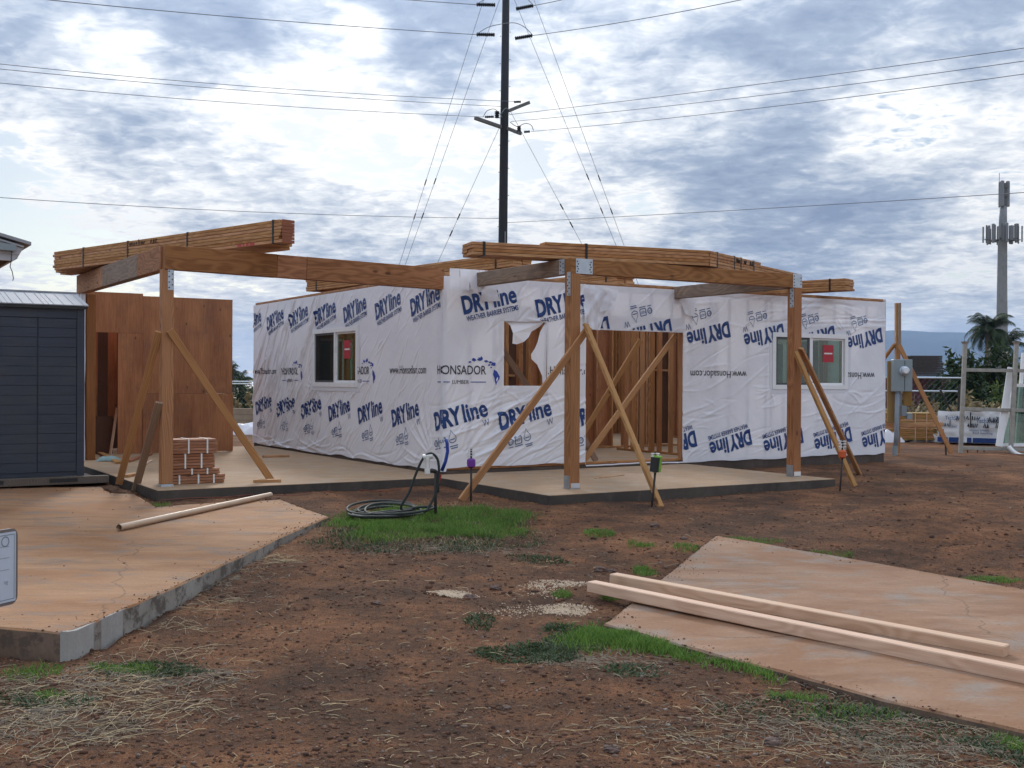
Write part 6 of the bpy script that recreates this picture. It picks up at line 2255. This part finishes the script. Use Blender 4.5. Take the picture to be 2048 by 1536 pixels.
strokes(tp_, tarp_pt(0.90, 0.50, 0.072), d, Vector((0, 0, 1)), [[(x * 1.3, y * 2.4) for x, y in p_] for p_ in scr[:2]], 0.013, M_BLACK)
b = MB(); b.add([tarp_pt(0.03, 0.18, 0.07), tarp_pt(0.10, 0.18, 0.07), tarp_pt(0.10, 0.42, 0.07), tarp_pt(0.03, 0.42, 0.07)], [(0, 1, 2, 3)]); b.build('printed_panel', M_REDP, tp_)

# container and dark stack behind
a = dp(1760, 753, 72)
ct = thing('shipping_container', 'dark red shipping container beyond the chain link gate', 'container', Vector((a.x, a.y, -0.6)))
for k in range(26):
    x0 = a.x + 0.18 * k
    MB().box((x0, a.y - (0.05 if k % 2 else 0), -0.6), (x0 + 0.178, a.y + 2.4, a.z)).build('wall_rib', M_CONT, ct)
a2 = dp(1822, 750, 71); e2 = dp(1887, 711, 71)
st = thing('sheet_stack', 'dark stack of weathered sheets above the container', 'stack', Vector((a2.x, a2.y, a2.z)))
nl = 12
for k in range(nl):
    z0 = a2.z - 0.05 + (e2.z - a2.z + 0.05) * k / nl
    z1 = a2.z - 0.05 + (e2.z - a2.z + 0.05) * (k + 0.86) / nl
    MB().box((a2.x + random.uniform(-.06, .06), a2.y, z0), (e2.x + random.uniform(-.1, .06), a2.y + 1.5, z1)).build('sheet', M_DSTACK, st)
a3 = dp(1768, 735, 66); e3 = dp(1785, 712, 66)
for i, (px, py, pt2, dpt) in enumerate([(1918, 830, 770, 33.5), (1866, 825, 777, 36)]):
    g = dp(px, py, dpt); tpz = dp(px, pt2, dpt).z
    tag(MB().tube([Vector((g.x, g.y, -0.4)), Vector((g.x, g.y, tpz))], 0.045, 8).build('fence_post', M_BLACK, origin=Vector((g.x, g.y, -0.4))), ['dark gate post left of the rack', 'dark post behind the slanting meter brace'][i], 'post')
tag(plank('gate_strut', dp(1880, 779, 33.8), dp(1904, 826, 33.8), 0.05, 0.05, M_BLACK), 'dark slanting strut of the gate behind the tarp bundle', 'strut')
for i, (px, py) in enumerate([(1914, 822), (1963, 815)]):
    g = gg(px, 846 if i == 0 else 842)
    b = MB(); lathe(b, g, [(0.05, -0.05), (0.05, 0.33), (0.035, 0.36), (0.01, 0.37)], 10)
    tag(b.build('marker_pipe', M_PVC, origin=g), ['white marker pipe behind the left rack post', 'white marker pipe seen through the rack'][i], 'pipe')


# ================================================================== GROUND COVER
SLABS = [lp, WALK, pl_poly, pr_poly, [H(-0.02, -0.02), H(HW + 0.03, -0.02), H(HW + .03, HL), H(-0.02, HL)]]


def bare(x, y):
    m = np.ones(len(x), bool)
    for s in SLABS:
        m &= ~in_poly(x, y, s)
    return m


def gh(x, y):
    return gz(x, y) + relief(x, y)


def blades(name, x, y, hgt, wd, m, label, lean=0.5, seed=1, kind='grass', zoff=0.0):
    g = np.random.default_rng(seed)
    n = len(x)
    h = hgt * (0.4 + 0.7 * g.random(n)) * (0.25 + 1.5 * fbm(x * 4.0 + 9, y * 4.0, 2))
    az = g.uniform(0, 2 * np.pi, n)
    ln = lean * (0.3 + g.random(n)) * h
    la = g.uniform(0, 2 * np.pi, n)
    z = gh(x, y) - 0.006 + zoff
    wx, wy = np.cos(az) * wd / 2, np.sin(az) * wd / 2
    lx, ly = np.cos(la) * ln, np.sin(la) * ln
    V = np.stack([np.stack([x - wx, y - wy, z], 1), np.stack([x + wx, y + wy, z], 1),
                  np.stack([x + lx * 0.4 + wx * 0.8, y + ly * 0.4 + wy * 0.8, z + h * 0.6], 1), np.stack([x + lx * 0.4 - wx * 0.8, y + ly * 0.4 - wy * 0.8, z + h * 0.6], 1),
                  np.stack([x + lx, y + ly, z + h], 1)], 1).reshape(-1, 3)
    b = np.arange(n)[:, None] * 5
    F = np.concatenate([b + np.array([0, 1, 2]), b + np.array([0, 2, 3]), b + np.array([3, 2, 4])])
    return tag(np_mesh(name, V, F, m), label, kind, kind='stuff')


def ell(px, py, rx, ry, n, seed, soft=0.25, patchy=0.0):
    """points on the ground in an ellipse given in pixels"""
    g = np.random.default_rng(seed)
    c_ = gg(px, py); l = gg(px - rx, py); f = gg(px, py - ry); k = gg(px, py + ry)
    RX, RY0, RY1 = c_.x - l.x, f.y - c_.y, c_.y - k.y
    a = g.uniform(0, 2 * np.pi, n); r_ = np.sqrt(g.random(n))
    r_ = r_ * (0.70 + 0.6 * vnoise(2.2 * np.cos(a) + seed * 3, 2.2 * np.sin(a) + seed)) + g.normal(size=n) * 0.10 * soft
    X = c_.x + np.cos(a) * r_ * RX
    Y = c_.y + np.sin(a) * r_ * np.where(np.sin(a) > 0, RY0, RY1)
    k_ = bare(X, Y) & (fbm(X * 5 + seed, Y * 5, 2) + 0.25 * g.normal(size=n) > patchy)
    return X[k_], Y[k_]


x, y = ell(868, 1048, 182, 32, 34000, 1, 0.9, 0.42)
blades('grass', x, y, 0.062, 0.0055, M_GRASS, 'bright green grass patch round the standpipe', 0.7, 2)
x, y = ell(868, 1056, 235, 46, 5200, 24, 1.2, 0.40)
blades('grass', x, y, 0.045, 0.004, M_STRAW, 'dry yellow blades mixed into the grass patch', 1.2, 23)
x, y = ell(868, 1068, 225, 38, 6000, 21)
blades('weed', x, y, 0.030, 0.011, M_WEED, 'low grey green weed fringing the grass patch', 1.2, 3, 'weed')
# strip along the walk
px_line = [(1150, 1292), (1215, 1268), (1300, 1292), (1400, 1312), (1480, 1334), (1560, 1368), (1640, 1392)]
xs, ys = [], []
g = np.random.default_rng(5)
for i in range(len(px_line) - 1):
    a, e_ = gg(*px_line[i]), gg(*px_line[i + 1])
    n = [2400, 4600, 4200, 2200, 600, 0][i]
    t_ = g.random(n)
    wd = [0.12, 0.12, 0.09, 0.07, 0.05, 0.04][i]
    xs.append(a.x + (e_.x - a.x) * t_ + g.normal(size=n) * wd * 0.8)
    ys.append(a.y + (e_.y - a.y) * t_ + g.normal(size=n) * wd)
X, Y = np.concatenate(xs), np.concatenate(ys)
k_ = bare(X, Y) & (fbm(X * 6, Y * 6, 2) + 0.2 * g.normal(size=len(X)) > 0.40)
blades('grass', X[k_], Y[k_], 0.055, 0.0055, M_GRASS, 'green grass strip along the near edge of the concrete walk', 0.7, 6)
TUFTS = [(1200, 1068, 38, 7, 700), (1282, 1090, 26, 9, 350), (1372, 1097, 26, 9, 500), (1290, 1141, 24, 8, 600), (1222, 1195, 20, 8, 350), (1490, 1080, 60, 6, 700), (1660, 1112, 50, 5, 300), (1985, 1160, 55, 8, 900), (250, 1338, 80, 9, 800), (60, 1352, 70, 14, 350), (100, 1395, 30, 10, 300), (310, 1010, 30, 5, 350), (1125, 1190, 18, 6, 260), (1710, 1430, 100, 22, 250), (2030, 1490, 40, 24, 400), (1600, 1395, 60, 10, 250)]
xs, ys = zip(*[ell(a_, b_, c_, d_, e_, 30 + i, 1.0) for i, (a_, b_, c_, d_, e_) in enumerate(TUFTS)])
blades('grass', np.concatenate(xs), np.concatenate(ys), 0.040, 0.005, M_GRASS, 'scattered small green grass tufts in the dirt', 0.9, 7)
WEEDS = [(1000, 1310, 60, 12, 900), (1075, 1312, 90, 22, 2200), (1160, 1282, 60, 18, 1600), (960, 1243, 28, 18, 350), (1130, 1262, 50, 10, 500), (1090, 1118, 40, 8, 350), (1040, 1114, 30, 6, 200), (1270, 1345, 60, 14, 500), (1800, 1450, 160, 40, 900), (1600, 1420, 140, 30, 600), (2000, 1500, 60, 30, 700), (300, 1340, 120, 18, 1500), (90, 1400, 90, 24, 900)]
xs, ys = zip(*[ell(a_, b_, c_, d_, e_, 60 + i, 1.0) for i, (a_, b_, c_, d_, e_) in enumerate(WEEDS)])
blades('weed', np.concatenate(xs), np.concatenate(ys), 0.026, 0.012, M_WEED, 'low creeping dark weeds in the dirt before the walk', 1.3, 8, 'weed')
# the weed at the slab
wg = gg(770, 972)
V, F = leaf_mass((wg.x, wg.y, wg.z), (0.11, 0.10, 0.10), 130, 0.032, 77)
t = thing('weed_plant', 'small leafy green weed at the foot of the patio edge', 'plant', wg)
np_mesh('leaves', V, F, M_BUSHL, t)


# straw: thin bent strips
def straw(name, x, y, L0, L1, wd, m, label, seed, z0=0.004, kind='straw'):
    g = np.random.default_rng(seed)
    n = len(x)
    L = g.uniform(L0, L1, n) * g.choice([0.5, 0.8, 1.0, 1.4], n)
    az = g.uniform(0, 2 * np.pi, n)
    bend = g.normal(size=n) * 0.24
    lift = g.random(n) ** 2 * 0.022 * (L / 0.2)
    V = []
    ns = 4
    px_, py_ = x - np.cos(az) * L / 2, y - np.sin(az) * L / 2
    for i in range(ns + 1):
        f = i / ns
        a = az + bend * (f - 0.5)
        if i:
            px_ = px_ + np.cos(a) * L / ns; py_ = py_ + np.sin(a) * L / ns
        zc = gh(px_, py_) + z0 + lift * math.sin(math.pi * f) + wd * 0.4
        ox, oy = -np.sin(a) * wd / 2, np.cos(a) * wd / 2
        for (sx, dz) in ((1, -0.2), (0, 0.6), (-1, -0.2)):
            V.append(np.stack([px_ + ox * sx, py_ + oy * sx, zc + wd * dz], 1))
    V = np.stack(V, 1).reshape(-1, 3)
    b = np.arange(n)[:, None] * (3 * (ns + 1))
    F = []
    for i in range(ns):
        for k in range(2):
            F.append(b + np.array([3 * i + k, 3 * i + k + 1, 3 * i + 3 + k + 1, 3 * i + 3 + k]))
    return tag(np_mesh(name, V, np.concatenate(F), m), label, kind, kind='stuff')


def fields(lst, s0, patchy=0.50, soft=2.2):
    xs, ys = zip(*[ell(a_, b_, c_, d_, e_, s0 + i, soft, patchy) for i, (a_, b_, c_, d_, e_) in enumerate(lst)])
    return np.concatenate(xs), np.concatenate(ys)


x, y = fields([(120, 1400, 260, 60, 420), (280, 1380, 200, 40, 260), (80, 1480, 200, 60, 260), (300, 1430, 150, 40, 60), (570, 1118, 50, 14, 110), (520, 1140, 50, 14, 60), (430, 1205, 50, 14, 60), (380, 1250, 70, 22, 70), (330, 1300, 90, 20, 100), (450, 1350, 90, 30, 45)], 100)
straw('straw', x, y, 0.05, 0.20, 0.0021, M_STRAW, 'dry yellow straw strewn beside the left slab', 11)
x, y = fields([(1620, 1460, 320, 60, 170), (1850, 1500, 260, 60, 150), (1500, 1420, 120, 30, 90), (1420, 1500, 160, 50, 90), (1250, 1480, 200, 50, 90)], 130)
straw('straw', x, y, 0.03, 0.11, 0.0019, M_STRAW, 'dry straw litter in the right foreground', 12)
x, y = fields([(1650, 1450, 330, 60, 2600), (1900, 1500, 230, 60, 2200), (100, 1420, 280, 80, 3000), (300, 1350, 170, 30, 1400), (870, 1098, 190, 10, 900), (470, 1160, 160, 60, 900), (1180, 1320, 160, 30, 900)], 150)
straw('thatch', x, y, 0.02, 0.10, 0.0028, M_STRAWG, 'grey dead grass litter over the foreground dirt', 13, 0.002, 'thatch')
x, y = fields([(900, 1480, 900, 120, 700), (900, 1300, 700, 120, 500), (1100, 1120, 600, 70, 300), (1700, 1010, 500, 50, 200)], 170)
straw('straw', x, y, 0.02, 0.09, 0.0028, M_STRAW, 'sparse stray straws and chips across the dirt', 14)
x, y = fields([(905, 1191, 40, 6, 1700), (1120, 1170, 55, 7, 1100), (1130, 1222, 46, 10, 2300), (1040, 1225, 90, 14, 350), (1090, 1185, 40, 10, 350)], 190, 0.40, 2.5)
straw('sawdust', x, y, 0.004, 0.014, 0.005, M_SAW, 'pale sawdust patches on the dirt', 15, 0.003, 'sawdust')


# stones and clods
ico = bmesh.new(); bmesh.ops.create_icosphere(ico, subdivisions=1, radius=1.0)
IV = np.array([v.co[:] for v in ico.verts]); IF = np.array([[v.index for v in f.verts] for f in ico.faces]); ico.free()


def stones(name, x, y, s0, s1, m, label, seed, kind='gravel', zf=None):
    g = np.random.default_rng(seed)
    n = len(x)
    s = s0 * (s1 / s0) ** (g.random(n) ** 3.0)
    V = IV[None] * (0.65 + 0.6 * g.random((n, len(IV), 1)))
    V = V * np.stack([0.7 + 0.6 * g.random(n), 0.7 + 0.6 * g.random(n), 0.4 + 0.35 * g.random(n)], 1)[:, None, :] * s[:, None, None]
    a = g.uniform(0, 2 * np.pi, n)
    ca, sa = np.cos(a)[:, None], np.sin(a)[:, None]
    X = V[..., 0] * ca - V[..., 1] * sa + x[:, None]
    Y = V[..., 0] * sa + V[..., 1] * ca + y[:, None]
    Z = V[..., 2] + ((gh(x, y) if zf is None else zf(x, y)) + s * 0.12)[:, None]
    F = (IF[None] + (np.arange(n) * len(IV))[:, None, None]).reshape(-1, 3)
    return tag(np_mesh(name, np.stack([X, Y, Z], -1).reshape(-1, 3), F, m), label, kind, kind='stuff')


def clodmat(name, stops):
    def fn(t, b, out):
        r_ = t.n('ShaderNodeNewGeometry').outputs['Random Per Island']
        co = t.n('ShaderNodeNewGeometry').outputs['Position']
        n1 = t.noise(co, 60, 3, 0.6)
        setc(t, b, t.mix(t.rng(n1, 0.4, 0.7, 0, 0.4), t.ramp(r_, stops), (0.06, 0.04, 0.03)), 0.95, n1, 0.4, 0.004)
        b.inputs['Specular IOR Level'].default_value = 0.15
    return mat(name, fn)


M_CLOD2 = clodmat('soil clods', [(0.0, (0.065, 0.038, 0.028)), (0.5, (0.130, 0.066, 0.043)), (0.9, (0.19, 0.092, 0.055)), (1.0, (0.20, 0.15, 0.12))])
M_PEB = clodmat('pale pebbles', [(0.0, (0.13, 0.105, 0.09)), (0.6, (0.24, 0.20, 0.17)), (1.0, (0.36, 0.32, 0.28))])
g = np.random.default_rng(77)
def scatter(n, ylo, yhi):
    """more per metre close to the camera"""
    py = g.uniform(ylo, yhi, n); px = g.uniform(-30, 2080, n)
    d = 2280 * 1.5 / np.maximum(py - 759, 20)
    X = (px - 1024) / 2280 * d
    k_ = bare(X, d)
    return X[k_], d[k_]
x, y = scatter(52000, 930, 1600)
stones('gravel', x, y, 0.0022, 0.017, M_CLOD2, 'loose soil clods covering the bare dirt', 5)
k_ = scatter(5000, 930, 1200)
stones('gravel', k_[0], k_[1], 0.006, 0.03, M_CLOD2, 'scattered larger clods in the middle distance', 9)
x, y = scatter(9000, 1040, 1600)
stones('gravel', x, y, 0.0012, 0.005, M_PEB, 'fine pale grit in the foreground dirt', 16)
x, y = scatter(3000, 960, 1600)
stones('gravel', x, y, 0.0025, 0.012, M_PEB, 'small pale pebbles sprinkled over the dirt', 6)
# crumbs of soil carried onto the concrete, thickest along the rims
def on_slab(poly, n, seed):
    g2 = np.random.default_rng(seed)
    xs, ys = [], []
    m = len(poly)
    for i in range(m):
        a, e_ = poly[i], poly[(i + 1) % m]
        k2 = int(n * (e_ - a).length / 10)
        t2 = g2.random(k2)
        cx, cy = sum(q.x for q in poly) / m, sum(q.y for q in poly) / m
        f2 = 0.004 + 0.10 * g2.random(k2) ** 3
        X0, Y0 = a.x + (e_.x - a.x) * t2, a.y + (e_.y - a.y) * t2
        xs.append(X0 + (cx - X0) * f2); ys.append(Y0 + (cy - Y0) * f2)
    n2 = n // 3
    X0 = g2.uniform(min(q.x for q in poly), max(q.x for q in poly), n2); Y0 = g2.uniform(min(q.y for q in poly), max(q.y for q in poly), n2)
    k2 = in_poly(X0, Y0, poly)
    X, Y = np.concatenate(xs + [X0[k2]]), np.concatenate(ys + [Y0[k2]])
    k2 = (Y < 17) & (np.abs(X) < Y * 0.5)
    return X[k2], Y[k2]
x, y = on_slab(lp, 900, 3)
stones('soil_crumbs', x, y, 0.0018, 0.010, M_CLOD2, 'soil crumbs along the rim of the left slab', 31, 'soil', lambda a, b_: np.full(len(a), ZL))
x, y = on_slab(WALK, 1100, 4)
stones('soil_crumbs', x, y, 0.0018, 0.009, M_CLOD2, 'soil crumbs along the rim of the flush walk', 32, 'soil', lambda a, b_: gz(a, b_) + 0.035)
STONES = [(940, 1196, 0.041, 'rounded brown stone left of the sawdust patch'), (990, 1176, 0.041, 'flat grey stone behind the sawdust patch'), (755, 1212, 0.031, 'dark stone on the bare dirt left of centre'), (1200, 1138, 0.048, 'dark stone beside the rear end of the timbers'), (1222, 1140, 0.034, 'small dark stone touching the rear timber end'), (1310, 1052, 0.041, 'dark stone in the dirt before the porch'), (1368, 1075, 0.034, 'dark stone left of the walk far corner'), (1012, 1410, 0.024, 'pale stone in the middle foreground'), (1222, 1505, 0.034, 'brown stone at the bottom edge right of centre'), (1545, 1485, 0.041, 'pale flat stone in the straw at bottom right'), (1948, 1388, 0.015, 'single dark pebble lying on the concrete walk')]
for i, (px, py, s, lab) in enumerate(STONES):
    on = i == len(STONES) - 1
    p_ = walk_pt(px, py) if on else gg(px, py)
    z = p_.z if on else float(gh(np.array([p_.x]), np.array([p_.y]))[0])
    gs = np.random.default_rng(200 + i)
    bm = bmesh.new(); bmesh.ops.create_icosphere(bm, subdivisions=3, radius=1.0)
    for v in bm.verts:
        k_ = 0.55 + 0.95 * float(fbm(np.array([v.co.x * 1.9 + i * 3]), np.array([v.co.y * 1.9 + v.co.z * 2.6]), 3)[0])
        v.co = Vector((v.co.x * s * k_ * gs.uniform(0.98, 1.02), v.co.y * s * 0.8 * k_, v.co.z * s * 0.55 * k_))
    me = bpy.data.meshes.new('stone'); bm.to_mesh(me); bm.free(); me.materials.append(M_STONE)
    o = bpy.data.objects.new('stone', me)
    place(o, None, Matrix.Translation((p_.x, p_.y, z + s * 0.22)))
    tag(o, lab, 'stone', 'stones lying in the yard')

# ================================================================== AIR
mbz = MB().box((-6500, -70, -3), (6500, 6600, 240))
hm = bpy.data.materials.new('pale blue haze')
hm.use_nodes = True
ht_ = NT(hm.node_tree)
pvn = ht_.n('ShaderNodeVolumePrincipled', ins={'Color': (0.38, 0.60, 1.0, 1), 'Density': 0.00010, 'Anisotropy': 0.0})
ht_.n('ShaderNodeOutputMaterial', ins={'Volume': pvn.outputs[0]})
hz_o = mbz.build('haze', hm)
tag(hz_o, 'thin blue haze in the air over the far land', 'haze', kind='stuff')
